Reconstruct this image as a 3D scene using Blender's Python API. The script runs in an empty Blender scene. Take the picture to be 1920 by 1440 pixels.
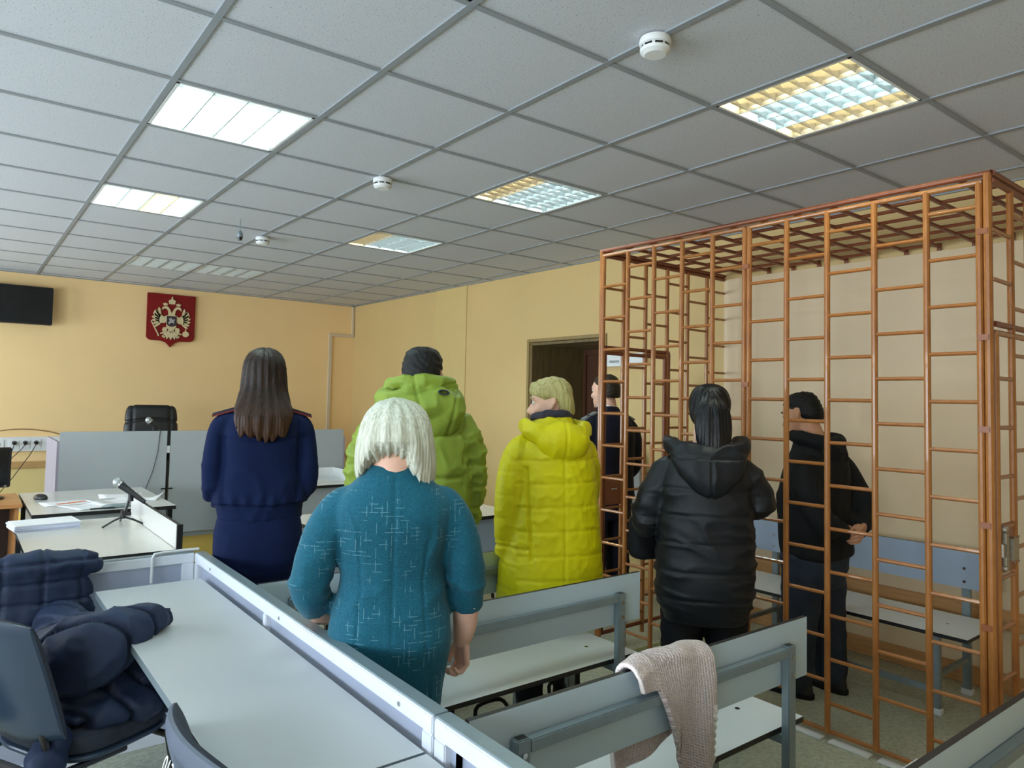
import bpy, bmesh, math, random
import numpy as np
from mathutils import Vector, Matrix, noise as mnoise
random.seed(7)
PI = math.pi
scene = bpy.context.scene
COL = scene.collection

# ------------------------------------------------------------ camera, world, exposure, big lights
HC, H = 1.5, 2.734                        # camera height, ceiling height
cam_d = bpy.data.cameras.new('camera')
cam = bpy.data.objects.new('camera', cam_d); COL.objects.link(cam)
yaw, pitch, roll = 0.660600, 0.048144, 0.020070
fwd = Vector((math.sin(yaw)*math.cos(pitch), math.cos(yaw)*math.cos(pitch), math.sin(pitch)))
rgt0 = Vector((math.cos(yaw), -math.sin(yaw), 0)); up0 = rgt0.cross(fwd)
rgt = math.cos(roll)*rgt0 + math.sin(roll)*up0
upv = -math.sin(roll)*rgt0 + math.cos(roll)*up0
cam.matrix_world = Matrix((( rgt.x, upv.x, -fwd.x, 0), (rgt.y, upv.y, -fwd.y, 0), (rgt.z, upv.z, -fwd.z, HC), (0,0,0,1)))
cam_d.sensor_fit = 'HORIZONTAL'; cam_d.sensor_width = 36.0
cam_d.lens = 36.0*1350.3/1920.0
cam_d.shift_x = -9.96/1920.0; cam_d.shift_y = -35.9/1920.0
cam_d.clip_start = 0.02
scene.camera = cam
scene.view_settings.view_transform = 'Standard'; scene.view_settings.look = 'None'
scene.view_settings.exposure = 0.5; scene.view_settings.gamma = 1.0
scene.view_settings.use_curve_mapping = False
scene.cycles.use_denoising = True
scene.cycles.max_bounces = 8; scene.cycles.diffuse_bounces = 5; scene.cycles.glossy_bounces = 3
scene.cycles.transparent_max_bounces = 12
scene.cycles.sample_clamp_indirect = 6.0
scene.cycles.caustics_reflective = False; scene.cycles.caustics_refractive = False
w = bpy.data.worlds.new('daylight'); scene.world = w; w.use_nodes = True
bg = w.node_tree.nodes['Background']; bg.inputs[0].default_value = (0.62, 0.80, 1.0, 1); bg.inputs[1].default_value = 1.2
WIN_Y = ((-1.6, 0.3), (1.2, 3.2), (4.1, 6.1), (6.95, 9.0)); XL = -2.7
for k, (a, b) in enumerate(WIN_Y):        # overcast daylight coming in through each window opening of the left wall
    L = bpy.data.lights.new('window_daylight', 'AREA'); L.shape = 'RECTANGLE'; L.size = 1.55; L.size_y = b-a
    L.energy = 60.0*(b-a); L.color = (0.77, 0.90, 1.0)
    o = bpy.data.objects.new('window_daylight', L); COL.objects.link(o)
    o.location = (XL-0.35, (a+b)/2, 1.45); o.rotation_euler = (0, -PI/2-math.radians(24), 0)   # tilted upward to brighten the ceiling; snow-lit ground outside is assumed
TUBE_STRENGTH = 54.0

# ------------------------------------------------------------ materials
def lin(c):
    c = c/255.0
    return c/12.92 if c <= 0.04045 else ((c+0.055)/1.055)**2.4
def rgb(r, g, b): return (lin(r), lin(g), lin(b), 1.0)
class NT:
    def __init__(s, mat): s.t = mat.node_tree; s.n = s.t.nodes; s.p = s.n['Principled BSDF']
    def add(s, typ, **kw):
        n = s.n.new(typ)
        for k, v in kw.items():
            if k.startswith('i_'):
                key = k[2:]; n.inputs[int(key) if key.isdigit() else key.replace('_', ' ')].default_value = v
            else: setattr(n, k, v)
        return n
    def link(s, a, b): s.t.links.new(a, b)
    def coord(s, scale=(1,1,1), out='Object', rot=(0,0,0)):
        c = s.add('ShaderNodeTexCoord'); m = s.add('ShaderNodeMapping'); m.inputs['Scale'].default_value = scale; m.inputs['Rotation'].default_value = rot
        s.link(c.outputs[out], m.inputs['Vector']); return m.outputs[0]
    def noise(s, vec, scale, detail=3, rough=.55):
        n = s.add('ShaderNodeTexNoise'); n.inputs['Scale'].default_value = scale; n.inputs['Detail'].default_value = detail; n.inputs['Roughness'].default_value = rough
        s.link(vec, n.inputs['Vector']); return n.outputs['Fac']
    def ramp(s, fac, stops):
        r = s.add('ShaderNodeValToRGB'); e = r.color_ramp.elements
        while len(e) < len(stops): e.new(0.5)
        for el, (p, c) in zip(e, stops): el.position = p; el.color = c
        s.link(fac, r.inputs[0]); return r.outputs[0]
    def bump(s, h, strength=.3, dist=.01, prev=None):
        b = s.add('ShaderNodeBump'); b.inputs['Strength'].default_value = strength; b.inputs['Distance'].default_value = dist
        s.link(h, b.inputs['Height'])
        if prev: s.link(prev, b.inputs['Normal'])
        s.link(b.outputs[0], s.p.inputs['Normal']); return b.outputs[0]
    def math(s, op, a, b=None, c=None):
        m = s.add('ShaderNodeMath', operation=op)
        for i, v in enumerate((a, b, c)):
            if v is None: continue
            if hasattr(v, 'is_linked'): s.link(v, m.inputs[i])
            else: m.inputs[i].default_value = v
        return m.outputs[0]
    def mix(s, fac, a, b):
        m = s.add('ShaderNodeMix', data_type='RGBA')
        for i, v in ((0, fac), (6, a), (7, b)):
            if hasattr(v, 'is_linked'): s.link(v, m.inputs[i])
            else: m.inputs[i].default_value = v
        return m.outputs[2]
def mat(name, col, rough=.5, metal=0., var=.06, vs=6., bump=0., bs=60., scale=(1,1,1), coat=0., spec=.5, sheen=0.):
    m = bpy.data.materials.new(name); m.use_nodes = True; t = NT(m)
    t.p.inputs['Roughness'].default_value = rough; t.p.inputs['Metallic'].default_value = metal
    t.p.inputs['Coat Weight'].default_value = coat; t.p.inputs['Specular IOR Level'].default_value = spec
    t.p.inputs['Sheen Weight'].default_value = sheen
    v = t.coord(scale)
    if var:
        f = t.noise(v, vs)
        a = tuple(min(1, c*(1-var)) for c in col[:3])+(1,); b = tuple(min(1, c*(1+var)) for c in col[:3])+(1,)
        t.link(t.ramp(f, [(.3, a), (.7, b)]), t.p.inputs['Base Color'])
    else: t.p.inputs['Base Color'].default_value = col
    if bump: t.bump(t.noise(v, bs, 4), bump, .004)
    return m
M = {}
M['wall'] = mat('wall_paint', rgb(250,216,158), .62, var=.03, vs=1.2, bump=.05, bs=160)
M['wall_dimmed'] = mat('side_wall_dimmed_paint', rgb(212,182,124), .62, var=.03, vs=1.2, bump=.05, bs=160)  # wall paint darkened in colour to stand in for weaker light on this wall
M['wall_low'] = mat('wall_paint_lower', rgb(226,204,140), .5, var=.03, vs=1.2, bump=.05, bs=160)
M['wall_panel'] = mat('beige_wall_panel', rgb(224,200,164), .5, var=.02, vs=1.5)
M['niche'] = mat('niche_white', rgb(200,195,180), .6)
M['wood_trim'] = mat('wood_trim', rgb(196,146,92), .45, var=.15, vs=5, scale=(1,14,14))
M['rail_wood'] = mat('rail_wood', rgb(190,150,95), .5, var=.1, vs=5, scale=(1,14,14))
M['white'] = mat('white_plastic', rgb(228,230,230), .4, var=.02)
M['frame'] = mat('white_aluminium', rgb(222,227,236), .38, var=.02)
M['grey_lam'] = mat('grey_laminate', rgb(176,182,186), .34, var=.02, vs=3)
M['bench_lam'] = mat('bench_laminate', rgb(184,203,214), .38, var=.025, vs=3)
M['seat_lam'] = mat('seat_laminate', rgb(224,228,230), .35, var=.025, vs=3)
M['blue_lam'] = mat('bluegrey_laminate', rgb(160,176,198), .4, var=.03, vs=4)
M['infill'] = mat('barrier_infill', rgb(168,176,196), .28, var=.03, vs=2)
M['desk'] = mat('desk_laminate', rgb(186,188,190), .42, var=.03, vs=1.5, bump=.02, bs=400)
M['desk_white'] = mat('desk_white_laminate', rgb(214,212,206), .22, var=.03, vs=3)
M['black'] = mat('black_edge', rgb(22,22,24), .5, var=.1)
M['blackmetal'] = mat('black_metal', rgb(20,20,22), .35, var=.1)
M['steel'] = mat('grey_painted_steel', rgb(134,148,154), .38, .3, var=.05, vs=20)
M['chrome'] = mat('chrome', rgb(200,200,200), .22, 1., var=.03)
M['plaster'] = mat('plinth_yellow', rgb(232,196,100), .5, var=.05, vs=3)
M['lilac'] = mat('lilac_laminate', rgb(158,152,168), .5, var=.03)
M['blackleather'] = mat('black_leather', rgb(20,20,22), .38, var=.15, vs=20, bump=.15, bs=200)
M['brownleather'] = mat('dark_brown_leather', rgb(44,26,24), .4, var=.2, vs=10, bump=.1, bs=120)
M['paper'] = mat('paper', rgb(236,236,238), .7, var=.02)
M['paper_edge'] = mat('paper_edge', rgb(214,218,236), .8, var=.05, vs=40, scale=(1,1,40))
M['orange_print'] = mat('orange_red_print', rgb(236,120,70), .6, var=.25, vs=40)
M['screen'] = mat('black_screen', rgb(8,9,11), .16, var=0)
M['bezel'] = mat('black_bezel', rgb(16,16,18), .35, var=.1)
M['red'] = mat('emblem_red', rgb(130,5,9), .42, var=.06)
M['gold'] = mat('emblem_gold', rgb(232,216,172), .42, .2, var=.12, vs=60)
M['silver'] = mat('emblem_silver', rgb(190,190,196), .4, .4, var=.1)
M['skin'] = mat('skin_fair', rgb(230,184,162), .5, var=.06, vs=18, spec=.35)
M['skin_tan'] = mat('skin_tan', rgb(196,146,116), .5, var=.06, vs=18, spec=.35)
M['eye'] = mat('eye_white', rgb(225,225,220), .2, var=0)
M['iris'] = mat('iris_dark', rgb(40,30,24), .2, var=0)
M['lip'] = mat('lip', rgb(178,104,94), .5, var=.05)
M['shoe'] = mat('black_shoe', rgb(24,26,28), .55, var=.2, vs=20)
M['shoe_light'] = mat('pale_lining', rgb(170,160,150), .6)
M['navy'] = mat('navy_wool', rgb(14,26,60), .85, var=.12, vs=5, bump=.2, bs=420, spec=.15)
M['navy_dark'] = mat('navy_epaulette', rgb(18,22,44), .6, var=.1)
M['redpiping'] = mat('dark_red_piping', rgb(110,24,30), .6)
M['lime'] = mat('lime_nylon', rgb(126,145,50), .55, var=.06, vs=8, bump=.15, bs=60, spec=.3)
M['lime_dark'] = mat('lime_inner', rgb(90,110,30), .6)
M['yellow'] = mat('yellow_nylon', rgb(212,202,8), .5, var=.06, vs=8, bump=.2, bs=45, spec=.3)
M['blacknylon'] = mat('black_nylon', rgb(13,17,24), .5, var=.12, vs=8, bump=.2, bs=45, spec=.35)
M['blackcloth'] = mat('black_cloth', rgb(20,21,24), .8, var=.15, vs=10, bump=.15, bs=300, spec=.25)
M['trouser'] = mat('dark_trouser', rgb(42,50,64), .75, var=.14, vs=9, bump=.12, bs=300, spec=.25)
M['trouser_black'] = mat('black_trouser', rgb(17,18,24), .75, var=.1, vs=9, bump=.12, bs=300, spec=.25)
M['police'] = mat('police_navy', rgb(20,23,40), .7, var=.12, vs=8, bump=.1, bs=300, spec=.25)
M['scarf'] = mat('dark_scarf', rgb(48,46,62), .85, var=.25, vs=30)
M['greycloth'] = mat('grey_cloth', rgb(150,150,146), .85, var=.08, vs=12, bump=.2, bs=220)
M['jacketnavy'] = mat('navy_down_jacket', rgb(29,41,66), .62, var=.14, vs=7, bump=.25, bs=45, spec=.3)
M['chairshell'] = mat('chair_shell_plastic', rgb(44,58,76), .3, var=.1, vs=6)
M['chairgrey'] = mat('chair_grey_plastic', rgb(92,100,118), .45, var=.06)
M['chairfabric'] = mat('chair_fabric', rgb(36,42,54), .9, var=.2, vs=60, bump=.3, bs=300)
M['braid'] = mat('braid_trim', rgb(220,212,204), .85, var=.1, vs=40)
M['mesh_grille'] = mat('mic_grille', rgb(170,175,175), .35, .7, var=.2, vs=200, bump=.4, bs=300)
M['dark_wood'] = mat('dark_wood_veneer', rgb(116,98,62), .5, var=.22, vs=4, scale=(9,9,.8))
M['door_red'] = mat('brown_red_door', rgb(92,56,36), .5, var=.15, vs=4, scale=(9,9,.8))
M['desk_wood'] = mat('orange_beech', rgb(196,138,84), .4, var=.12, vs=4, scale=(1,10,10))
M['dark_wood2'] = mat('dark_desk_side', rgb(52,34,30), .5, var=.15, vs=4, scale=(6,6,1))
M['pink_skin_nail'] = mat('nail', rgb(226,170,160), .3, var=0)
def hair_mat(name, c1, c2, rough=.38, zgrad=None):
    m = bpy.data.materials.new(name); m.use_nodes = True; t = NT(m)
    v = t.coord((1,1,.06)); f = t.noise(v, 170, 3)
    col = t.ramp(f, [(.32, c1), (.68, c2)])
    if zgrad:
        z0, z1, ca, cb = zgrad
        c = t.add('ShaderNodeTexCoord'); sp = t.add('ShaderNodeSeparateXYZ'); t.link(c.outputs['Object'], sp.inputs[0])
        mr = t.add('ShaderNodeMapRange'); mr.inputs['From Min'].default_value = z0; mr.inputs['From Max'].default_value = z1
        t.link(sp.outputs[2], mr.inputs['Value'])
        mul = t.ramp(mr.outputs[0], [(0, ca), (1, cb)])
        mm = t.add('ShaderNodeMix', data_type='RGBA', blend_type='MULTIPLY'); mm.inputs[0].default_value = 1
        t.link(col, mm.inputs[6]); t.link(mul, mm.inputs[7]); col = mm.outputs[2]
    t.link(col, t.p.inputs['Base Color']); t.p.inputs['Roughness'].default_value = rough; t.p.inputs['Specular IOR Level'].default_value = .28
    t.bump(f, .5, .004); return m
M['hair_brown'] = hair_mat('hair_dark_brown', rgb(44,30,22), rgb(84,60,42), .5, (1.28, 1.50, rgb(255,225,195), rgb(150,140,140)))
M['hair_white'] = hair_mat('hair_platinum', rgb(170,170,152), rgb(218,219,203), .48)
M['hair_blond'] = hair_mat('hair_short_blond', rgb(150,142,88), rgb(206,196,136), .5)
M['hair_black'] = hair_mat('hair_black', rgb(8,8,10), rgb(22,22,26), .34)
M['hair_dark'] = hair_mat('hair_cropped_dark', rgb(8,8,8), rgb(22,20,18), .6)
M['hair_police'] = hair_mat('hair_cropped_brown', rgb(34,28,22), rgb(58,50,40), .5)
# ceiling tile: pale grey with fine pin holes
def m_tile():
    m = mat('ceiling_tile', rgb(200,203,210), .9, var=0); t = NT(m)
    v = t.coord((1,1,1)); f = t.noise(v, 140, 2)
    t.link(t.ramp(f, [(.30, rgb(150,152,156)), (.40, rgb(200,203,210))]), t.p.inputs['Base Color'])
    t.bump(f, .12, .003); return m
M['tile'] = m_tile()
M['tbar'] = mat('ceiling_bar', rgb(144,150,156), .5, var=.02)
def m_floor():
    m = mat('linoleum', rgb(126,130,112), .42, var=0); t = NT(m)
    v = t.coord((1,1,1)); f = t.noise(v, 46, 4, .7); g = t.noise(v, 2.0, 3)
    c = t.ramp(f, [(.34, rgb(160,163,146)), (.52, rgb(188,190,172)), (.70, rgb(208,208,194))])
    d = t.ramp(g, [(.3, rgb(225,225,220)), (.7, rgb(255,255,250))])
    mm = t.add('ShaderNodeMix', data_type='RGBA', blend_type='MULTIPLY'); mm.inputs[0].default_value = 1
    t.link(c, mm.inputs[6]); t.link(d, mm.inputs[7]); t.link(mm.outputs[2], t.p.inputs['Base Color'])
    return m
M['floor'] = m_floor()
M['floor_dark'] = mat('dark_linoleum', rgb(58,66,74), .5, var=.1, vs=30)
def m_cage():
    m = mat('cage_enamel', rgb(176,108,52), .34, var=0, coat=.25); t = NT(m)
    v = t.coord((1,1,.4)); f = t.noise(v, 9, 4, .7)
    t.link(t.ramp(f, [(.3, rgb(136,80,36)), (.55, rgb(164,104,48)), (.78, rgb(182,124,64))]), t.p.inputs['Base Color']); return m
M['cage'] = m_cage()
M['cage_dark'] = mat('cage_brown_enamel', rgb(124,62,30), .4, var=.12, vs=8)
M['plate'] = mat('lock_plate_brown', rgb(140,78,36), .4, var=.08, vs=6)
def m_glass():
    m = bpy.data.materials.new('window_glass'); m.use_nodes = True; n = m.node_tree.nodes; n.clear()
    out = n.new('ShaderNodeOutputMaterial'); mx = n.new('ShaderNodeMixShader'); tr = n.new('ShaderNodeBsdfTransparent'); gl = n.new('ShaderNodeBsdfGlossy')
    gl.inputs['Roughness'].default_value = .02
    l = m.node_tree.links; mx.inputs[0].default_value = .05; l.new(tr.outputs[0], mx.inputs[1]); l.new(gl.outputs[0], mx.inputs[2]); l.new(mx.outputs[0], out.inputs[0]); return m
M['glass'] = m_glass()
def emit(name, col, st):
    m = bpy.data.materials.new(name); m.use_nodes = True; p = m.node_tree.nodes['Principled BSDF']
    p.inputs['Base Color'].default_value = (.9,.9,.9,1); p.inputs['Emission Color'].default_value = col; p.inputs['Emission Strength'].default_value = st; return m
M['tube_cool'] = emit('tube_cool', (.70, .98, 1.0, 1), TUBE_STRENGTH)
M['tube_warm'] = emit('tube_warm', (1.0, .78, .36, 1), TUBE_STRENGTH*.8)
M['tube_off'] = mat('tube_off', rgb(225,228,226), .3, var=0)
M['reflector'] = mat('lamp_reflector', rgb(150,152,152), .25, .6, var=0)
M['reflector_white'] = mat('lamp_reflector_brightened', rgb(240,243,242), .4, .2, var=0)  # reflector metal whitened, putting glare and window reflections into the colour
M['louver_white'] = mat('lamp_louver_brightened', rgb(238,242,241), .4, .2, var=0)  # louver copy whitened likewise, in place of glare and reflections
M['louver'] = mat('lamp_louver', rgb(158,160,160), .28, .6, var=0)
# dress print: teal knit with short pale crossing strokes
def m_dress():
    m = mat('teal_print', rgb(20,90,116), .8, var=0, spec=.2, sheen=.1); t = NT(m)
    c = t.add('ShaderNodeTexCoord'); sp = t.add('ShaderNodeSeparateXYZ'); t.link(c.outputs['Object'], sp.inputs[0])
    x, z = sp.outputs[0], sp.outputs[2]
    def strokes(along, across, step, length, seed, th):
        row = t.math('FLOOR', t.math('DIVIDE', across, step))
        sh = t.math('MULTIPLY', row, .37+seed)
        cell = t.math('FLOOR', t.math('ADD', t.math('DIVIDE', along, length), sh))
        cv = t.add('ShaderNodeCombineXYZ'); t.link(cell, cv.inputs[0]); t.link(row, cv.inputs[1]); cv.inputs[2].default_value = seed
        wn = t.add('ShaderNodeTexWhiteNoise', noise_dimensions='3D'); t.link(cv.outputs[0], wn.inputs[0])
        on = t.math('GREATER_THAN', wn.outputs[0], th)
        fr = t.math('FRACT', t.math('DIVIDE', across, step))
        ln = t.math('LESS_THAN', t.math('ABSOLUTE', t.math('SUBTRACT', fr, .5)), 
            .0009/step)
        fa = t.math('FRACT', t.math('ADD', t.math('DIVIDE', along, length), sh))
        en = t.math('LESS_THAN', t.math('ABSOLUTE', t.math('SUBTRACT', fa, .5)), .42)
        return t.math('MULTIPLY', t.math('MULTIPLY', on, ln), en)
    s1 = strokes(x, z, .0115, .030, .13, .66); s2 = strokes(z, x, .0145, .036, .29, .68)
    s = t.math('MAXIMUM', s1, s2)
    big = t.noise(t.coord((1,1,1)), 9, 2)
    s = t.math('MULTIPLY', s, t.math('ADD', .12, t.math('GREATER_THAN', big, .53)))
    base = t.ramp(t.noise(t.coord((1,1,1)), 260, 2), [(.3, rgb(14,72,92)), (.7, rgb(26,98,118))])
    f = t.math('MULTIPLY', s, .22)
    t.link(t.mix(f, base, rgb(170,214,222)), t.p.inputs['Base Color'])
    return m
M['dress'] = m_dress()
def m_knit():
    m = mat('pink_waffle_knit', rgb(204,180,178), .9, var=.05, vs=9, sheen=.3); t = NT(m)
    c = t.add('ShaderNodeUVMap'); sp = t.add('ShaderNodeSeparateXYZ'); t.link(c.outputs[0], sp.inputs[0])
    a = t.math('ABSOLUTE', t.math('SINE', t.math('MULTIPLY', sp.outputs[0], PI*34))); b = t.math('ABSOLUTE', t.math('SINE', t.math('MULTIPLY', sp.outputs[1], PI*40)))
    h = t.math('MINIMUM', a, b)
    t.bump(h, .9, .006)
    t.link(t.ramp(h, [(0, rgb(250,236,228)), (.8, rgb(220,194,192))]), t.p.inputs['Base Color']); return m
M['knit'] = m_knit()

# ------------------------------------------------------------ mesh helpers
class MB:
    """collects shapes and links them as ONE mesh object"""
    def __init__(s): s.v = []; s.f = []; s.m = []; s.uv = None
    def raw(s, V, F, m=0):
        o = len(s.v); s.v += [tuple(p) for p in V]; s.f += [tuple(i+o for i in f) for f in F]; s.m += [m]*len(F); return s
    def box(s, x0, x1, y0, y1, z0, z1, m=0, mt=None):
        V = [(x,y,z) for x in (x0,x1) for y in (y0,y1) for z in (z0,z1)]
        F = [(0,1,3,2),(4,6,7,5),(0,4,5,1),(2,3,7,6),(0,2,6,4),(1,5,7,3)]
        if mt is not None: V = [tuple(mt @ Vector(p)) for p in V]
        return s.raw(V, F, m)
    def edged(s, x0, x1, y0, y1, z0, z1, m=0, e=1):
        """a board: faces in material m on its two largest sides, edges in material e"""
        V = [(x,y,z) for x in (x0,x1) for y in (y0,y1) for z in (z0,z1)]
        F = [(0,1,3,2),(4,6,7,5),(0,4,5,1),(2,3,7,6),(0,2,6,4),(1,5,7,3)]
        d = [x1-x0, y1-y0, z1-z0]; k = d.index(min(d)); o = len(s.v)
        s.v += V
        for i, f in enumerate(F): s.f.append(tuple(j+o for j in f)); s.m.append(m if i//2 == k else e)
        return s
    def cyl(s, a, b, r, n=10, m=0, r2=None, cap=True):
        a, b = Vector(a), Vector(b); d = (b-a).normalized(); u = d.orthogonal().normalized(); w2 = d.cross(u); r2 = r if r2 is None else r2
        V = [a+r*(math.cos(2*PI*k/n)*u+math.sin(2*PI*k/n)*w2) for k in range(n)]+[b+r2*(math.cos(2*PI*k/n)*u+math.sin(2*PI*k/n)*w2) for k in range(n)]
        F = [(k, (k+1)%n, n+(k+1)%n, n+k) for k in range(n)]
        if cap: F += [tuple(range(n-1,-1,-1)), tuple(range(n, 2*n))]
        return s.raw(V, F, m)
    def tube(s, pts, r, n=8, m=0):
        V, F = tube(pts, r, n); return s.raw(V, F, m)
    def prism(s, poly, y0, y1, m=0):
        """polygon in x,z extruded along y"""
        n = len(poly); V = [(x,y0,z) for x,z in poly]+[(x,y1,z) for x,z in poly]
        F = [tuple(range(n)), tuple(range(2*n-1, n-1, -1))]+[(k, n+k, n+(k+1)%n, (k+1)%n) for k in range(n)]
        return s.raw(V, F, m)
    def build(s, name, mats, parent=None, smooth=False, bevel=0., recalc=True, loc=None, angle=35):
        me = bpy.data.meshes.new(name); me.from_pydata(s.v, [], s.f)
        if not isinstance(mats, (list, tuple)): mats = [mats]
        for mm in mats: me.materials.append(mm)
        if len(mats) > 1: me.polygons.foreach_set('material_index', s.m)
        if recalc or bevel:
            bm = bmesh.new(); bm.from_mesh(me); bmesh.ops.recalc_face_normals(bm, faces=bm.faces)
            if bevel:
                ed = [e for e in bm.edges if len(e.link_faces) == 2 and e.calc_face_angle(0) > .6]
                bmesh.ops.bevel(bm, geom=ed, offset=bevel, segments=2, affect='EDGES', clamp_overlap=True)
            bm.to_mesh(me); bm.free()
        o = bpy.data.objects.new(name, me); COL.objects.link(o)
        if parent: o.parent = parent
        if loc: o.location = loc
        if smooth:
            me.polygons.foreach_set('use_smooth', [True]*len(me.polygons)); me.set_sharp_from_angle(angle=math.radians(angle))
        return o
def tag(o, label=None, cat=None, group=None, kind=None):
    if label: o['label'] = label
    if cat: o['category'] = cat
    if group: o['group'] = group
    if kind: o['kind'] = kind
    return o
def thing(name, label, cat, loc=(0,0,0), rz=0., group=None):
    o = bpy.data.objects.new(name, None); COL.objects.link(o); o.location = loc; o.rotation_euler = (0,0,rz); o.empty_display_size = .1
    return tag(o, label, cat, group)
def part(o, label): o['label'] = label; return o
def copy_tree(o, parent=None):
    c = o.copy(); COL.objects.link(c)
    if parent: c.parent = parent
    for ch in o.children: copy_tree(ch, c)
    return c
def catmull(P, k=5):
    P = [np.array(p, float) for p in P]
    if len(P) < 3: return [tuple(map(float, q)) for q in P]
    out = []
    for i in range(len(P)-1):
        p0, p1, p2, p3 = P[max(i-1,0)], P[i], P[i+1], P[min(i+2,len(P)-1)]
        for j in range(k):
            t = j/k
            out.append(.5*((2*p1)+(-p0+p2)*t+(2*p0-5*p1+4*p2-p3)*t*t+(-p0+3*p1-3*p2+p3)*t**3))
    out.append(P[-1]); return [tuple(map(float, q)) for q in out]
def tube(pts, r, n=16, k=0, round_ends=False, flat=None):
    """tube along points; r a number or list; flat=(axis vector, factor) squashes the section along that axis"""
    R = [r]*len(pts) if not hasattr(r, '__len__') else list(r)
    if k:
        Q = catmull([tuple(p)+(rr,) for p, rr in zip(pts, R)], k); pts = [q[:3] for q in Q]; R = [max(q[3], .001) for q in Q]
    P = [Vector(p) for p in pts]
    if round_ends:
        d0 = (P[0]-P[1]).normalized(); d1 = (P[-1]-P[-2]).normalized(); r0, r1 = R[0], R[-1]
        pre = [(P[0]+d0*r0*math.sin(a), r0*math.cos(a)) for a in (1.45, 1.1, .6)]; post = [(P[-1]+d1*r1*math.sin(a), r1*math.cos(a)) for a in (.6, 1.1, 1.45)]
        P = [q[0] for q in pre]+P+[q[0] for q in post]; R = [q[1] for q in pre]+R+[q[1] for q in post]
    V = []; u = None
    for i, p in enumerate(P):
        t = (P[min(i+1,len(P)-1)]-P[max(i-1,0)]).normalized()
        u = t.orthogonal().normalized() if u is None else (u-t*u.dot(t)).normalized()
        w2 = t.cross(u)
        for j in range(n):
            q = R[i]*(math.cos(2*PI*j/n)*u+math.sin(2*PI*j/n)*w2)
            if flat:
                ax = Vector(flat[0]).normalized(); q = q-ax*q.dot(ax)*(1-flat[1])
            V.append(p+q)
    F = [(i*n+j, i*n+(j+1)%n, (i+1)*n+(j+1)%n, (i+1)*n+j) for i in range(len(P)-1) for j in range(n)]
    F += [tuple(range(n-1,-1,-1)), tuple(range((len(P)-1)*n, len(P)*n))]
    return [tuple(v) for v in V], F
def loft(rings, n=40, p=2.3, k=4):
    """horizontal rings (z, rx, ry, cx, cy) joined to a closed body"""
    Q = catmull([tuple(r)+(0,)*(5-len(r)) for r in rings], k) if k else [tuple(r)+(0,)*(5-len(r)) for r in rings]
    V = []
    for (z, rx, ry, cx, cy) in Q:
        rx, ry = max(rx,.002), max(ry,.002)
        for j in range(n):
            a = 2*PI*j/n; c, s2 = math.cos(a), math.sin(a)
            V.append((cx+rx*math.copysign(abs(c)**(2/p), c), cy+ry*math.copysign(abs(s2)**(2/p), s2), z))
    m = len(Q); F = [(i*n+j, i*n+(j+1)%n, (i+1)*n+(j+1)%n, (i+1)*n+j) for i in range(m-1) for j in range(n)]
    F += [tuple(range(n-1,-1,-1)), tuple(range((m-1)*n, m*n))]
    return V, F
def ell(c, r, n=16, m=10):
    V = [(c[0]+r[0]*math.sin(PI*i/m)*math.cos(2*PI*j/n), c[1]+r[1]*math.sin(PI*i/m)*math.sin(2*PI*j/n), c[2]+r[2]*math.cos(PI*i/m)) for i in range(1, m) for j in range(n)]
    V += [(c[0],c[1],c[2]+r[2]), (c[0],c[1],c[2]-r[2])]; T, B = len(V)-2, len(V)-1
    F = [(i*n+j, (i+1)*n+j, (i+1)*n+(j+1)%n, i*n+(j+1)%n) for i in range(m-2) for j in range(n)]
    F += [(T, j, (j+1)%n) for j in range(n)]+[(B, (m-2)*n+(j+1)%n, (m-2)*n+j) for j in range(n)]
    return V, F
def xf(VF, fn): return [tuple(fn(Vector(v))) for v in VF[0]], VF[1]
def fuse(shapes, voxel=.009, smooth=6, fac=.5):
    """union of closed shapes as one continuous skin -> vertex array, faces"""
    mb = MB()
    for V, F in shapes: mb.raw(V, F)
    me = bpy.data.meshes.new('tmp'); me.from_pydata(mb.v, [], mb.f)
    bm = bmesh.new(); bm.from_mesh(me); bmesh.ops.recalc_face_normals(bm, faces=bm.faces); bm.to_mesh(me); bm.free()
    o = bpy.data.objects.new('tmp', me); COL.objects.link(o)
    r = o.modifiers.new('r', 'REMESH'); r.mode = 'VOXEL'; r.voxel_size = voxel
    if smooth:
        s2 = o.modifiers.new('s', 'SMOOTH'); s2.factor = fac; s2.iterations = smooth
    dg = bpy.context.evaluated_depsgraph_get(); out = bpy.data.meshes.new_from_object(o.evaluated_get(dg))
    bpy.data.objects.remove(o); bpy.data.meshes.remove(me)
    return out
def coords(me):
    a = np.empty(len(me.vertices)*3); me.vertices.foreach_get('co', a); a = a.reshape(-1,3)
    nn = np.empty(len(me.vertices)*3); me.vertices.foreach_get('normal', nn); return a, nn.reshape(-1,3)
def displace(me, fn):
    P, N = coords(me); P = P+N*fn(P, N)[:,None]; me.vertices.foreach_set('co', P.ravel()); me.update()
def move(me, fn):
    P, N = coords(me); me.vertices.foreach_set('co', fn(P, N).ravel()); me.update()
def link_mesh(me, name, m, parent=None, smooth=True):
    me.name = name
    me.materials.clear(); me.materials.append(m)
    if smooth: me.polygons.foreach_set('use_smooth', [True]*len(me.polygons))
    o = bpy.data.objects.new(name, me); COL.objects.link(o)
    if parent: o.parent = parent
    return o
def append_mesh(dst, src):
    bm = bmesh.new(); bm.from_mesh(dst); bm.from_mesh(src); bm.to_mesh(dst); bm.free(); bpy.data.meshes.remove(src); return dst
_rs = np.random.RandomState(3)
_W = [(_rs.randn(3)*.6+_rs.choice([-1,1],3)*.4, _rs.rand()*6.28) for _ in range(10)]
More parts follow.
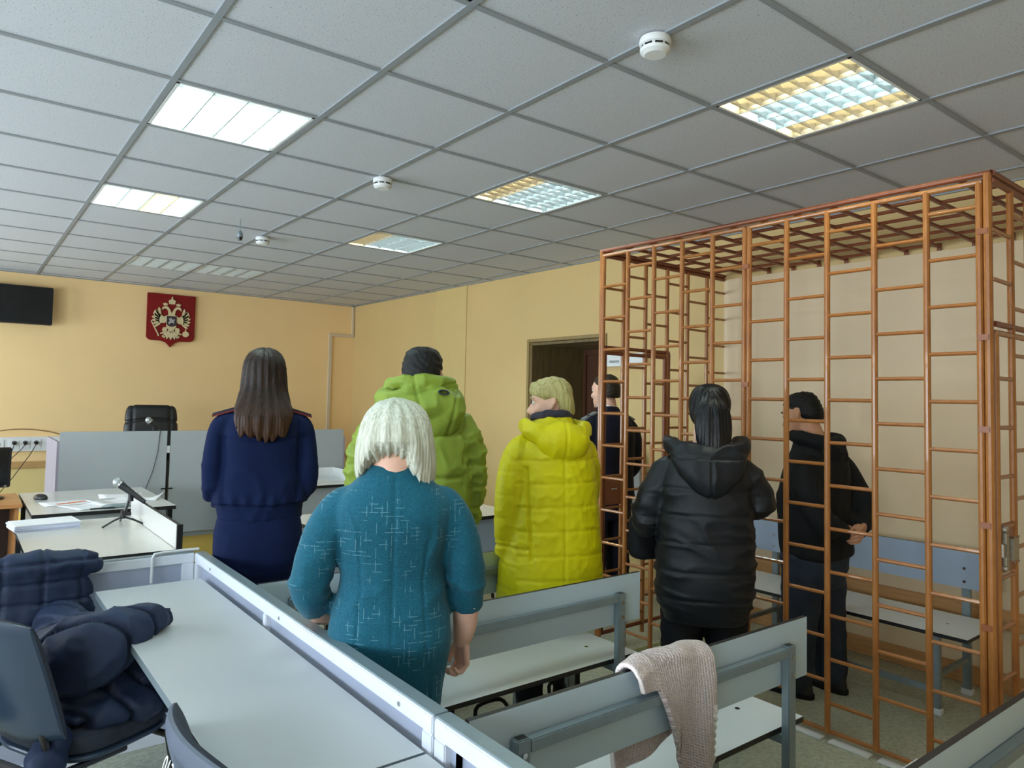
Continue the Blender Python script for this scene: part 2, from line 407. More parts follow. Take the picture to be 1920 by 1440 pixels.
def wob(P, s=8., seed=0):
    """cheap smooth noise in -1..1"""
    out = 0
    for i in range(4):
        d, ph = _W[(i+seed)%10]; out = out+np.sin(P@d*s*(1+.45*i)+ph+seed*1.7)/(1+.5*i)
    return out/2.4
def wrinkle(P, s, seed=0, sharp=2., zs=1.):
    Q = P*np.array([1,1,zs]); a = wob(Q, s, seed)+.6*wob(Q, s*2.1, seed+3)
    return (1-np.abs(np.clip(a,-1,1)))**sharp

# ------------------------------------------------------------ the room
GX, GY = 0.62096, 2.44031                     # ceiling grid origin, 0.6 m tiles
YF, YB = 9.2, -2.4
O2 = Vector((4.283, YF, 0)); S2 = Vector((0.0226, -1, 0)).normalized(); N2 = Vector((S2.y, -S2.x, 0))
RZW = math.atan2(-S2.y, -S2.x)                # frame of the right wall: local x = -s, y = d into the room
def WP(s, d, z=0.): return O2+s*S2+d*N2+Vector((0,0,z))
def xwall(y): return O2.x+(O2.y-y)*0.0226
def struct(o): o['kind'] = 'structure'; return o

floor = struct(MB().box(XL, 4.9, YB, YF, -.08, 0).build('floor', M['floor']))
# front wall: upper paint above the rail, lower paint below it
wf = MB(); wf.box(XL-.2, 4.6, YF, YF+.15, .70, H+.25, 0); wf.box(XL-.2, 4.6, YF, YF+.15, 0, .70, 1)
wall_front = struct(wf.build('wall_front', [M['wall'], M['wall_low']]))
tr = struct(MB().box(XL, 4.28, YF-.022, YF, .675, .745).build('trim_1', M['rail_wood'], bevel=.004))
struct(MB().box(XL, 4.28, YF-.015, YF, 0, .08).build('baseboard_front', M['wood_trim'], bevel=.003))
struct(MB().box(XL-.2, 4.9, YB-.15, YB, 0, H+.25).build('wall_back', M['wall']))
wl = MB(); ys = [YB-.15]+[q for ab in WIN_Y for q in ab]+[YF+.15]
for i in range(0, len(ys), 2): wl.box(XL-.2, XL, ys[i], ys[i+1], 0, H+.25)
for a, b in WIN_Y: wl.box(XL-.2, XL, a, b, 0, .85); wl.box(XL-.2, XL, a, b, 2.45, H+.25)
struct(wl.build('wall_left', M['wall']))
for i, (a, b) in enumerate(WIN_Y):
    wn = struct(thing('window_%d' % (i+1), 'white framed window in the window wall', None, (XL-.1, (a+b)/2, .85))); h = (b-a)/2
    fr = MB()
    for q in ((-h,-h+.06),(-.04,.04),(h-.06,h)): fr.box(-.03,.03,q[0],q[1],0,1.6)
    fr.box(-.03,.03,-h,h,0,.06); fr.box(-.03,.03,-h,h,1.54,1.6); fr.box(-.03,.03,-h,h,1.1,1.15); fr.build('window_frame', M['white'], wn)
    MB().box(-.004,.004,-h+.05,h-.05,.05,1.55).build('pane', M['glass'], wn)
    MB().box(-.02,.24,-h-.05,h+.05,-.04,0).build('window_sill', M['white'], wn)
# right wall with the door niche (built in its own slightly turned frame)
D0, D1, DH = 3.775, 4.765, 2.055; ND = .78; LEN = 12.0
wm = MB()
def wbox(mb, s0, s1, d0, d1, z0, z1, m=0): return mb.box(-s1, -s0, d0, d1, z0, z1, m)
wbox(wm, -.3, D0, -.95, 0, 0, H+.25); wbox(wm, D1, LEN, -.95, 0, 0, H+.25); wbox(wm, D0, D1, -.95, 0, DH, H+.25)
wall_right = struct(wm.build('wall_right', M['wall_dimmed'])); wall_right.location = O2; wall_right.rotation_euler = (0,0,RZW)
def on_wall(name, mb, m, kind=True, parent=None, bevel=0.):
    o = mb.build(name, m, parent, bevel=bevel)
    if not parent: o.location = O2; o.rotation_euler = (0,0,RZW)
    if kind and not parent: struct(o)
    return o
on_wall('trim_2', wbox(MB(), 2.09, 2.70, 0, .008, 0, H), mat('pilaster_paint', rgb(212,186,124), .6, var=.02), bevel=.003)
pnl = MB()
on_wall('trim_3', wbox(MB(), 5.985, LEN-2.0, 0, .012, .0, 2.405), M['wall_panel'])
on_wall('trim_4', wbox(MB(), 5.0, LEN-2.0, .012, .034, .335, .435), M['wood_trim'], bevel=.004)
on_wall('baseboard_right', wbox(MB(), 4.9, LEN-2.0, .012, .03, 0, .105), M['wood_trim'], bevel=.004)
on_wall('baseboard_right', wbox(MB(), 0, 3.7, 0, .018, 0, .09), M['wood_trim'], bevel=.004)
# door at the back of the niche, niche lining in vertical panels, casing
door = struct(thing('door_1', 'dark brown door at the back of the wood lined niche', None, WP(4.27, 0), RZW))
hw = (D1-D0)/2
for side in (-1, 1):
    for k in range(3):
        y0 = -ND+.02+k*.253
        MB().box(side*hw-.012-(.012 if side > 0 else -.012), side*hw+.012-(.012 if side > 0 else -.012), y0, y0+.247, 0, DH-.03).build('lining_panel', M['dark_wood'], door, bevel=.002)
for k in range(3):
    y0 = -ND+.02+k*.253
    MB().box(-hw+.03, hw-.03, y0, y0+.247, DH-.03, DH-.006).build('lining_panel', M['dark_wood'], door, bevel=.002)
leaf = MB(); leaf.box(-hw+.06, hw-.06, -ND+.02, -ND+.06, .0, DH-.09).build('door_leaf', M['door_red'], door, bevel=.003)
fr = MB(); fr.box(-hw+.012, -hw+.06, -ND, -ND+.08, 0, DH-.03); fr.box(hw-.06, hw-.012, -ND, -ND+.08, 0, DH-.03); fr.box(-hw+.06, hw-.06, -ND, -ND+.08, DH-.09, DH-.03); fr.build('door_frame', M['door_red'], door, bevel=.003)
hd = MB(); hd.cyl((-hw+.13, -ND+.06, 1.0), (-hw+.13, -ND+.11, 1.0), .012); hd.cyl((-hw+.13, -ND+.11, 1.0), (-hw+.24, -ND+.11, 1.0), .01); hd.build('door_handle', M['chrome'], door, smooth=True)
cs = MB(); cs.box(-hw-.035, -hw, 0, .012, 0, DH+.03); cs.box(hw, hw+.035, 0, .012, 0, DH+.03); cs.box(-hw, hw, 0, .012, DH, DH+.03); cs.build('casing', mat('casing_wood', rgb(150,128,80), .5, var=.1), door, bevel=.002)
# cable duct: down the corner, across and down the front wall
dt = MB(); dt.box(4.245, 4.275, YF-.032, YF-.002, 2.34, H-.01); dt.box(3.92, 4.275, YF-.032, YF-.002, 2.30, 2.34); dt.box(3.92, 3.965, YF-.032, YF-.002, .75, 2.30)
tag(dt.build('cable_duct', mat('duct_cream', rgb(216,200,172), .5, var=.03), bevel=.003), 'cream cable duct running down the front wall beside its corner', 'duct')

# ------------------------------------------------------------ suspended ceiling
ceiling = struct(MB().box(XL-.1, 4.7, YB-.1, YF+.1, H+.12, H+.16).build('ceiling', M['white']))
LIT = {(0,1): 'cccc', (0,4): 'ccwc', (3,-2): 'wccw', (3,1): 'wccc', (3,4): 'wccc', (1,8): None, (2,8): None, (0,-2): 'cccc'}
i0, i1, j0, j1 = -6, 7, -9, 12
tile_mesh = None
for i in range(i0, i1):
    for j in range(j0, j1):
        if (i, j) in LIT: continue
        x0 = GX+.6*i; y0 = GY+.6*j; xa = max(x0+.004, XL); xb = min(x0+.596, xwall(y0)-.004); ya = max(y0+.004, YB); yb = min(y0+.596, YF-.002)
        if xb-xa < .02 or yb-ya < .02: continue
        full = xb-xa > .59 and yb-ya > .59
        if full and tile_mesh:
            o = bpy.data.objects.new('tile', tile_mesh); COL.objects.link(o); o.parent = ceiling
        else:
            o = MB().box(-(xb-xa)/2, (xb-xa)/2, -(yb-ya)/2, (yb-ya)/2, 0, .014).build('tile', M['tile'], ceiling, bevel=.002)
            if full: tile_mesh = o.data
        o.location = ((xa+xb)/2, (ya+yb)/2, H+.003); o.rotation_euler = (random.uniform(-.002,.002), random.uniform(-.002,.002), 0)
for i in range(i0, i1+1):
    x = GX+.6*i
    if x < XL or x > 4.45: continue
    ye = YB if x < xwall(YB) else YB
    y1 = YF if x < xwall(YF) else O2.y-(x-O2.x)/.0226
    if y1 > YB+.2: MB().box(-.012, .012, YB, y1, 0, .02).build('ceiling_bar', M['tbar'], ceiling, loc=(x, 0, H-.003))
for j in range(j0, j1+1):
    y = GY+.6*j
    if YB < y < YF: MB().box(XL, xwall(y)-.002, -.012, .012, 0, .02).build('ceiling_bar', M['tbar'], ceiling, loc=(0, y, H-.0022))
struct(MB().box(XL, 4.28, YF-.02, YF, H-.004, H+.02).build('trim_5', M['tbar']))
on_wall('trim_6', wbox(MB(), 0, LEN-.5, 0, .02, H-.004, H+.02), M['tbar'])

LIGHT_LABEL = {(0,1): 'brightest recessed lamp of four white strips, on the window side near the viewer', (0,4): 'recessed lamp with one yellowish strip third in a row of white ones',
 (3,-2): 'recessed lamp with blue white strips between two yellow ones, louvres clearly visible', (3,1): 'recessed lamp with one yellow strip, between the smoke detectors and the cage',
 (3,4): 'small far recessed lamp with yellow strip, beyond the middle of the room', (1,8): 'unlit louvred lamp above the red crest, nearer the television', (2,8): 'unlit louvred lamp with dark cells, nearer the room corner',
 (0,-2): 'recessed lamp with four white strips overhead behind the viewer'}
def lamp(i, j, code):
    x, y = GX+.6*(i+.5), GY+.6*(j+.5)
    t = thing('ceiling_light', LIGHT_LABEL[(i,j)], 'light', (x, y, H), 0, 'recessed louvre lamps in the ceiling')
    a = .285; wh = '_white' if code in ('cccc', 'ccwc', None) else ''  # whitened copies imitate glare in two lit lamp types, window reflections in unlit ones
    fr = MB()
    for q in ((-a,-a+.012,-a,a),(a-.012,a,-a,a),(-a,a,-a,-a+.012),(-a,a,a-.012,a)): fr.box(q[0],q[1],q[2],q[3],-.002,.07)
    fr.box(-a, a, -a, a, .07, .075); fr.build('lamp_frame', M['white'], t)
    wd = (2*a-.024)/4
    for k in range(4):
        cx = -a+.012+wd*(k+.5)
        rf = MB(); n = 8; prof = []
        for q in range(n+1):
            u = -1+2*q/n; prof.append((cx+u*wd*.49, .012+.052*math.sqrt(max(0,1-u*u))))
        V = [(px, yy, pz) for yy in (-a+.013, a-.013) for px, pz in prof]; rf.raw(V, [(q, q+1, n+2+q, n+1+q) for q in range(n)])
        rf.build('reflector', M['reflector'+wh], t, smooth=True, recalc=False)
        tb = MB().cyl((cx, -a+.02, .042), (cx, a-.02, .042), .008, 10).build('tube', M['tube_off'] if not code else M['tube_warm' if code[k] == 'w' else 'tube_cool'], t, smooth=True)
    dv = MB()
    for k in range(5):
        cx = -a+.012+wd*k
        dv.raw([(cx-.002,-a+.012,0),(cx+.002,-a+.012,0),(cx+.006,-a+.012,.034),(cx-.006,-a+.012,.034),(cx-.002,a-.012,0),(cx+.002,a-.012,0),(cx+.006,a-.012,.034),(cx-.006,a-.012,.034)], [(0,1,2,3),(4,7,6,5),(0,4,5,1),(1,5,6,2),(3,2,6,7),(0,3,7,4)])
    dv.build('divider', M['louver'], t)
    for q in range(8):
        lv = MB(); yy = -a+.02+(q+.5)*(2*a-.04)/8
        for k in range(4):
            cx = -a+.012+wd*(k+.5); h2 = wd/2-.004
            lv.raw([(cx-h2,yy,.001),(cx+h2,yy,.001),(cx+h2,yy-.008,.034),(cx,yy-.006,.014),(cx-h2,yy-.008,.034),(cx+h2,yy+.008,.034),(cx,yy+.006,.014),(cx-h2,yy+.008,.034)], [(0,1,2,3),(0,3,4),(1,0,6,5),(0,7,6)])
        lv.build('louver_blade', M['louver'+wh], t, recalc=False)
    return t
for k, c in LIT.items(): lamp(k[0], k[1], c)
def detector(x, y, label):
    t = thing('smoke_detector', label, 'smoke detector', (x, y, H), 0, 'smoke detectors on the ceiling')
    b = MB(); prof = [(.052,0),(.055,-.012),(.053,-.022),(.046,-.026),(.046,-.034),(.052,-.036),(.05,-.046),(.036,-.056),(.0,-.058)]
    n = 28; V = [(r*math.cos(2*PI*k/n), r*math.sin(2*PI*k/n), z-.003) for r, z in prof[:-1] for k in range(n)]
    F = [(i*n+k, i*n+(k+1)%n, (i+1)*n+(k+1)%n, (i+1)*n+k) for i in range(len(prof)-2) for k in range(n)]+[tuple(range((len(prof)-2)*n, (len(prof)-1)*n)), tuple(range(n-1,-1,-1))]
    b.raw(V, F).build('housing', M['white'], t, smooth=True)
    sl = MB()
    for k in range(8):
        m = Matrix.Rotation(k*PI/4+.2, 4, 'Z'); sl.box(.0445, .0475, -.013, .013, -.036, -.030, mt=m)
    sl.build('vent_slot', M['bezel'], t)
    return t
detector(1.818, 1.612, 'large looking white smoke detector between the ceiling joints nearest the viewer')
detector(1.851, 3.657, 'white smoke detector between the bright lamp and the second louvre lamp')
detector(1.847, 5.67, 'small far white smoke detector beside the hanging grey sensor')
t = thing('hanging_sensor', 'small grey egg shaped sensor hanging on a wire from the ceiling', 'sensor', (1.53, 5.19, H))
MB().cyl((0,0,0), (0,0,-.085), .003, 8).build('wire', M['steel'], t)
v, f = ell((0,0,-.115), (.021,.021,.034)); MB().raw(v, f).build('bulb', M['steel'], t, smooth=True)
MB().cyl((0,0,-.15), (0,0,-.128), .014, 12, r2=.02).build('tip', M['bezel'], t, smooth=True)

# ------------------------------------------------------------ benches (seat faces local +y, back panel on local y = 0)
def make_bench(name, label, L, loc, rz, ztop=.785, zbot=.592, zseat=.45, sd=.325, post_h=.72, inset=.135, backm=None, group=None, rail=True):
    t = thing(name, label, 'bench', loc, rz, group); h = L/2; px = h-inset
    MB().edged(-h, h, 0, .016, zbot, ztop).build('back_panel', [backm or M['bench_lam'], M['black']], t)
    MB().edged(-h, h, .012, .012+sd, zseat-.018, zseat).build('seat', [M['seat_lam'], M['black']], t)
    for sx in (-1, 1):
        b = MB(); b.box(sx*px-.02, sx*px+.02, -.03, -.001, 0, post_h); b.build('rear_post', M['steel'], t, bevel=.003)
        MB().box(sx*px-.014, sx*px+.014, -.024, -.006, post_h-.004, post_h+.001).build('post_opening', M['blackmetal'], t)
        MB().box(sx*px-.02, sx*px+.02, sd-.06, sd-.03, 0, zseat-.018).build('front_leg', M['steel'], t, bevel=.003)
        MB().box(sx*px-.015, sx*px+.015, -.001, sd-.06, zseat-.048, zseat-.018).build('seat_bracket', M['steel'], t, bevel=.002)
        MB().box(sx*px-.012, sx*px+.012, -.001, sd-.06, .17, .195).build('side_stretcher', M['steel'], t, bevel=.002)
        for zz in (zbot+.035, ztop-.1):
            MB().cyl((sx*px, -.034, zz), (sx*px, -.029, zz), .007, 10).build('bolt', M['chrome'], t)
            MB().cyl((sx*px, .016, zz), (sx*px, .0185, zz), .008, 10).build('bolt', M['chrome'], t)
        MB().cyl((sx*px, sd*.55, zseat), (sx*px, sd*.55, zseat+.002), .009, 10).build('bolt', M['chrome'], t)
        for yy in (-.016, sd-.045):
            MB().box(sx*px-.027, sx*px+.027, yy-.022, yy+.022, 0, .03).build('foot_cap', M['frame'], t, bevel=.004)
    if rail: MB().box(-px+.02, px-.02, -.03, -.001, post_h-.035, post_h-.005).build('top_rail', M['steel'], t, bevel=.003)
    MB().box(-px+.02, px-.02, sd-.055, sd-.035, .1, .13).build('front_stretcher', M['steel'], t, bevel=.002)
    return t
BG = 'rows of grey public benches'
bx, bl = (.93+2.31)/2, 1.38
make_bench('bench', 'grey laminate bench with a pink knitted garment over its back', bl, (bx, 1.345, 0), 0, group=BG)
make_bench('bench', 'grey bench behind which the yellow coat stands, in front of the teal dress', bl, (bx, 2.10, 0), 0, group=BG)
make_bench('bench', 'grey bench mostly hidden, between the yellow coat and the navy uniform', bl, (bx, 2.76, 0), 0, group=BG)
make_bench('bench', 'grey bench cut off by the bottom picture corner, nearest the viewer', bl, (bx+.01, .66, 0), 0, group=BG)
sb = (6.35+7.78)/2
make_bench('cage_bench', 'blue grey bench inside the cage along the panelled wall', 1.43, WP(sb, .2), RZW, .757, .553, .408, .43, .70, .16, M['blue_lam'], rail=False)

# ------------------------------------------------------------ the steel cage
CD = 1.29
cage = thing('defendant_cage', 'orange brown steel tube cage with ladder rungs standing against the wall', 'cage', WP(7.0, 0), RZW)
def cs_(s): return -(s-7.0)          # wall run s -> local x
post_mesh = {}
def shared(key, maker):
    if key not in post_mesh: post_mesh[key] = maker()
    return post_mesh[key]
def inst(name, key, maker, parent, loc, rot=(0,0,0)):
    if key in post_mesh:
        o = bpy.data.objects.new(name, post_mesh[key]); COL.objects.link(o); o.parent = parent
    else:
        o = maker(); post_mesh[key] = o.data
    o.location = loc; o.rotation_euler = rot; return o
def bar(name, a, b, r, parent, m=None, n=10):
    """straight tube from a to b in the parent's frame; equal bars share one mesh"""
    a, b = Vector(a), Vector(b); L = (b-a).length; d = (b-a)/L
    key = (name, round(L,3), round(r,4), (m or M['cage']).name)
    o = inst(name, key, lambda: MB().cyl((0,0,0), (0,0,L), r, n).build(name, m or M['cage'], parent, smooth=True), parent, a)
    o.rotation_euler = d.to_track_quat('Z', 'Y').to_euler(); return o
PZ = .1945; ZT = 2.40; ZB = .03
def ladder(panel, posts, pt, z_top, phase0, z_low=.1, post_r=.0135, rung_r=.0085, skip=None, wall_end=False):
    """posts: list of positions along the panel, pt(u, z) gives a point"""
    for u in (posts[:-1] if wall_end else posts): bar('post', pt(u, ZB), pt(u, z_top), post_r, panel)
    for k in range(len(posts)-1):
        a, b = posts[k], posts[k+1]
        z = (2.205 if (k+phase0) % 2 == 0 else 2.304)
        while z > z_low:
            if not skip or not skip((a+b)/2, z): bar('rung', pt(a, z), pt(b, z), rung_r, panel)
            z -= PZ
def rails(name, segs, m=None):
    a, c, r = segs[0]; o = MB().cyl(a, c, r, 10).build(name, m or M['cage'], cage, smooth=True)
    for a, c, r in segs[1:]: bar('rail', a, c, r, o, m)
    return o
front = lambda u, z: (cs_(u), CD, z)
p1 = rails('front_grille', [(front(5.975,ZT), front(7.0,ZT), .011), (front(5.975,ZB+.01), front(7.0,ZB+.01), .011)])
ladder(p1, [6.0,6.2,6.4,6.6,6.8,6.995], front, ZT, 0)
p2 = rails('front_grille', [(front(7.015,ZT), front(8.07,ZT), .011), (front(7.015,ZB+.01), front(8.07,ZB+.01), .011)])
ladder(p2, [7.022,7.228,7.432,7.647,7.862,8.058], front, ZT, 1)
bar('post', front(8.088, 0), front(8.088, 2.43), .016, p2); bar('post', front(5.985, 0), front(5.985, 2.43), .014, p1)
for zz in (2.2, 1.78, 1.42, 1.05, .66, .3):
    inst('clip', 'clip', lambda: MB().box(-.02,.02,-.006,.006,-.012,.012).build('clip', M['plate'], p2, bevel=.002), p2, (cs_(8.073), CD+.012, zz))
for zz in (2.2, 1.6, 1.0, .4):
    inst('clip', 'clip', None, p2, (cs_(7.009), CD+.012, zz))
# far end with its little door
fe = lambda u, z: (cs_(5.985), u, z)
DZ = 1.80
p3 = rails('end_grille', [(fe(.016,2.43), fe(CD,2.43), .014), (fe(.016,2.405), fe(CD,2.405), .012), (fe(.64,DZ+.035), fe(CD,DZ+.035), .011), (fe(.03,ZB), fe(.64,ZB), .012)], M['cage_dark'])
indoor = lambda u, z: u > .64 and z < DZ+.06
ladder(p3, [1.285,1.09,.88,.66,.44,.22,.016], fe, ZT, 0, skip=indoor, wall_end=True)
bar('door_post', fe(.648,0), fe(.648,DZ+.03), .017, p3, M['cage_dark'])
dr = rails('cage_door', [(fe(.68,DZ), fe(1.255,DZ), .012), (fe(.68,.09), fe(1.255,.09), .012), (fe(.68,.09), fe(.68,DZ), .013), (fe(1.255,.09), fe(1.255,DZ), .013)], M['cage_dark'])
for u0, u1, ph in ((1.255,1.09,0),(1.09,.88,1),(.88,.68,0)):
    z = 2.205-PZ*2 if ph == 0 else 2.304-PZ*3
    while z > .12:
        bar('rung', fe(u0,z), fe(u1,z), .0085, dr); z -= PZ
q = MB().box(cs_(5.985)-.006, cs_(5.985)+.006, 1.07, 1.27, .86, 1.045).build('lock_plate', M['plate'], dr, bevel=.002)
k2 = MB(); k2.box(cs_(5.985)-.0085, cs_(5.985)-.005, 1.15, 1.19, .955, .962); k2.cyl((cs_(5.985)-.009, 1.145, .958), (cs_(5.985)-.005, 1.145, .958), .006, 10); k2.build('keyhole', M['chrome'], dr)
# near end with its door, standing by the viewer
ne = lambda u, z: (cs_(8.10), u, z)
p4 = rails('end_grille', [(ne(.03,2.43), ne(CD,2.43), .014), (ne(.03,2.40), ne(CD,2.40), .012), (ne(.6,DZ+.035), ne(CD-.03,DZ+.035), .012), (ne(.05,ZB), ne(.6,ZB), .012)], M['cage_dark'])
ladder(p4, [1.075,.86,.65,.43,.22,.016], ne, ZT, 1, skip=lambda u, z: u > .6 and z < DZ+.06, wall_end=True)
zz = 2.205
while zz > DZ+.06: bar('rung', ne(CD,zz), ne(1.075,zz), .0085, p4); zz -= PZ
dn = rails('cage_door', [(ne(.63,DZ), ne(CD-.02,DZ), .012), (ne(.63,.09), ne(CD-.02,.09), .012), (ne(.63,.09), ne(.63,DZ), .013), (ne(1.262,.09), ne(1.262,DZ), .013)])
for u0, u1, ph in ((1.262,1.075,0),(1.075,.86,1),(.86,.63,0)):
    z = 2.205-PZ*3 if ph == 0 else 2.304-PZ*3
    while z > .12: bar('rung', ne(u0,z), ne(u1,z), .0085, dn); z -= PZ
x8 = cs_(8.10)
MB().box(x8-.006, x8+.006, 1.07, 1.262, .862, 1.052).build('lock_plate', M['plate'], dn, bevel=.002)
lk = MB(); lk.box(x8-.03, x8-.006, 1.12, 1.185, .91, .995); lk.box(x8-.022, x8-.008, 1.205, 1.235, .885, 1.02); lk.box(x8-.02, x8-.008, 1.245, 1.262, .93, .98); lk.cyl((x8-.026,1.235,1.035),(x8-.006,1.235,1.035),.014,12); lk.cyl((x8-.026,1.235,.885),(x8-.006,1.235,.885),.011,12)
for yy, zz in ((1.13,.905),(1.175,.905),(1.13,1.0),(1.175,1.0)): lk.cyl((x8-.034,yy,zz),(x8-.03,yy,zz),.005,8)
lk.build('lock_case', mat('worn_steel', rgb(150,140,122), .45, .5, var=.2, vs=60), dn)
# top grille: cross bars running to the wall, staggered short bars between them
tp = lambda s, d: (cs_(s), d, 2.43)
p5 = rails('top_grille', [(tp(5.975,CD), tp(8.10,CD), .012), (tp(5.985,.01), tp(5.985,CD), .012), (tp(8.10,.01), tp(8.10,CD), .012)], M['cage_dark'])
cross = [5.985+.1815*k for k in range(0, 12)]+[8.095]
for s in cross[1:-1]:
    bar('cross_bar', tp(s,.012), tp(s,CD), .0105, p5, M['cage_dark'])
    a = inst('wall_anchor', 'wall_anchor', lambda: MB().box(-.012,.012,-.003,.003,-.022,.022).build('wall_anchor', M['cage_dark'], p5), p5, (cs_(s), .016, 2.43))
for k in range(len(cross)-1):
    d = .2 if k % 2 == 0 else .1
    while d < CD-.05:
        bar('short_bar', tp(cross[k], d), tp(cross[k+1], d), .009, p5, M['cage_dark']); d += .195
# pale strips on the floor between the front posts
for k, (a, b) in enumerate(((7.05,7.21),(7.25,7.415),(7.45,7.63),(7.665,7.845),(7.88,8.04))):
    on_wall('trim_7', wbox(MB(), a, b, CD-.012, CD+.034, .0, .012), M['white'], bevel=.003)
struct(MB().box(3.10, 3.75, 3.02, 3.05, 0, .0015).build('trim_8', mat('worn_yellow_tape', rgb(140,138,84), .6, var=.3, vs=14)))

# ------------------------------------------------------------ white framed low partitions
def partition(label, L, loc, rz, posts, z=.80, th=.046):
    """runs along local x from 0 to L; the side towards local -y is the desk side"""
    t = thing('partition', label, 'partition', loc, rz, 'low partitions with white frames')
    def rail(nm, x0, x1, z0, z1): MB().box(x0, x1, -th/2, th/2, z0, z1).build(nm, M['frame'], t, bevel=.003)
    rail('top_rail', 0, L, z-.045, z-.004); rail('bottom_rail', 0, L, 0, .05)
    MB().box(0, L, -th/2+.006, th/2-.004, z-.004, z).build('cap_strip', M['steel'], t)
    for x, wd in posts: rail('post', x, x+wd, .05, z-.045)
    xs = [(posts[i][0]+posts[i][1], posts[i+1][0]) for i in range(len(posts)-1)]
    for a, b in xs: MB().box(a, b, -.006, .012, .05, z-.045).build('infill_panel', M['infill'], t)
    n = max(2, int(L/.55))
    for k in range(n):
        x = .25+k*(L-.4)/(n-1); MB().cyl((x, -th/2-.002, z-.026), (x, -th/2+.001, z-.026), .006, 10).build('screw', M['chrome'], t)
    return t
PX0 = .862
partition('long white framed partition beside the teal dress', 2.01, (PX0+.023, 3.40, 0), -PI/2, ((.0,.05),(.90,.03),(1.965,.045)))
partition('white framed partition cut by the bottom edge, beyond the joint', 1.9, (PX0+.023, 1.382, 0), -PI/2, ((0,.045),(.09,.0),(.95,.03),(1.85,.045)))
partition('white framed partition behind the jacket, in front of the microphone desk', 2.2, (PX0, 3.423, 0), PI, ((.0,.05),(1.05,.03),(2.15,.05)))
bpy.context.view_layer.update()
hk = MB(); hk.tube([(.69,3.392,.69),(.69,3.390,.795),(.70,3.40,.808),(.74,3.42,.808),(.84,3.425,.808),(.885,3.42,.808)], .006, 8)
tag(hk.build('hook_rod', M['white'], smooth=True), 'bent white rod hooked over the partition corner', 'hook')

# narrow desks along the long partition
def narrow_desk(label, y0, y1):
    t = thing('narrow_desk', label, 'desk', (.652, (y0+y1)/2, 0), 0, 'narrow grey desks along the partition'); h = (y1-y0)/2
    MB().edged(-.19, .198, -h, h, .696, .72).build('desktop', [M['desk'], M['steel']], t)
    for s in (-1, 1):
        yy = s*(h-.5)
        MB().box(.04, .08, yy-.02, yy+.02, .05, .696).build('leg', M['frame'], t, bevel=.003)
        MB().box(-.11, .19, yy-.02, yy+.02, 0, .05).build('foot_bar', M['frame'], t, bevel=.004)
        MB().box(-.11, .18, yy-.015, yy+.015, .666, .696).build('top_bracket', M['frame'], t, bevel=.002)
    MB().box(.048, .072, -h+.52, h-.52, .1, .14).build('stretcher', M['frame'], t, bevel=.003)
    return t
narrow_desk('long narrow grey desk touched by the jacket sleeve', 1.40, 3.24)
narrow_desk('narrow grey desk end past the seam, at the bottom edge', .2, 1.39)

# ------------------------------------------------------------ clerk desks by the wall
def leg_set(t, x0, x1, y0, y1, z, m, r=.014):
    for sx in (x0, x1):
        for sy in (y0, y1): MB().box(sx-r, sx+r, sy-r, sy+r, 0, z).build('leg', m, t, bevel=.002)
t = thing('microphone_desk', 'white topped desk with a table microphone and a stack of papers', 'desk', (.58, 4.36, 0))
MB().edged(-.30, .30, -.61, .53, .727, .75).build('desktop', [M['desk_white'], M['black']], t)
dv = MB().edged(.285, .303, -.62, .53, .752, .868).build('divider_panel', [M['desk_white'], M['black']], t)
MB().box(.281, .307, -.635, -.62, .60, .87).build('divider_edge', M['black'], t)
leg_set(t, -.27, .27, -.58, .50, .727, M['blackmetal'])
MB().box(-.26, .26, .46, .475, .35, .727).build('modesty_panel', M['grey_lam'], t)
t = thing('clerk_desk', 'white topped desk strewn with loose papers and a mouse', 'desk', (.79, 5.79, 0))
MB().edged(-.40, .40, -.585, .56, .727, .75).build('desktop', [M['desk_white'], M['black']], t)
leg_set(t, -.37, .37, -.55, .53, .727, M['blackmetal'])
MB().box(-.35, .35, -.535, -.52, .30, .727).build('modesty_panel', M['grey_lam'], t)
t = thing('computer_desk', 'beech coloured computer desk at the picture edge', 'desk', (0, 6.0, 0))
MB().box(-.7, .372, -.335, .30, .735, .76).build('desktop', M['desk_wood'], t, bevel=.003)
MB().box(.335, .355, -.30, .28, 0, .735).build('side_panel', M['desk_wood'], t, bevel=.002)
MB().box(-.68, -.66, -.30, .28, 0, .735).build('side_panel', M['desk_wood'], t, bevel=.002)
MB().box(-.66, .335, .24, .255, .2, .735).build('modesty_panel', M['dark_wood2'], t)
t = thing('monitor', 'black computer monitor on the beech desk', 'monitor', (.10, 6.02, .76))
MB().box(-.22, .218, -.018, .018, .075, .345).build('bezel', M['bezel'], t, bevel=.006)
MB().box(-.205, .203, -.0195, -.0175, .09, .33).build('screen', M['screen'], t)
st = MB(); st.box(-.02, .13, .005, .03, .01, .2); st.build('stand', M['bezel'], t, bevel=.004)
v, f = loft([(0,.13,.085,.06,0),(.012,.13,.085,.06,0),(.018,.11,.07,.06,0)], 28, 2.6, 0); MB().raw(v, f).build('foot', M['bezel'], t, smooth=True)
MB().cyl((.19,-.0195,.085),(.19,-.021,.085),.008,12).build('badge', M['chrome'], t)
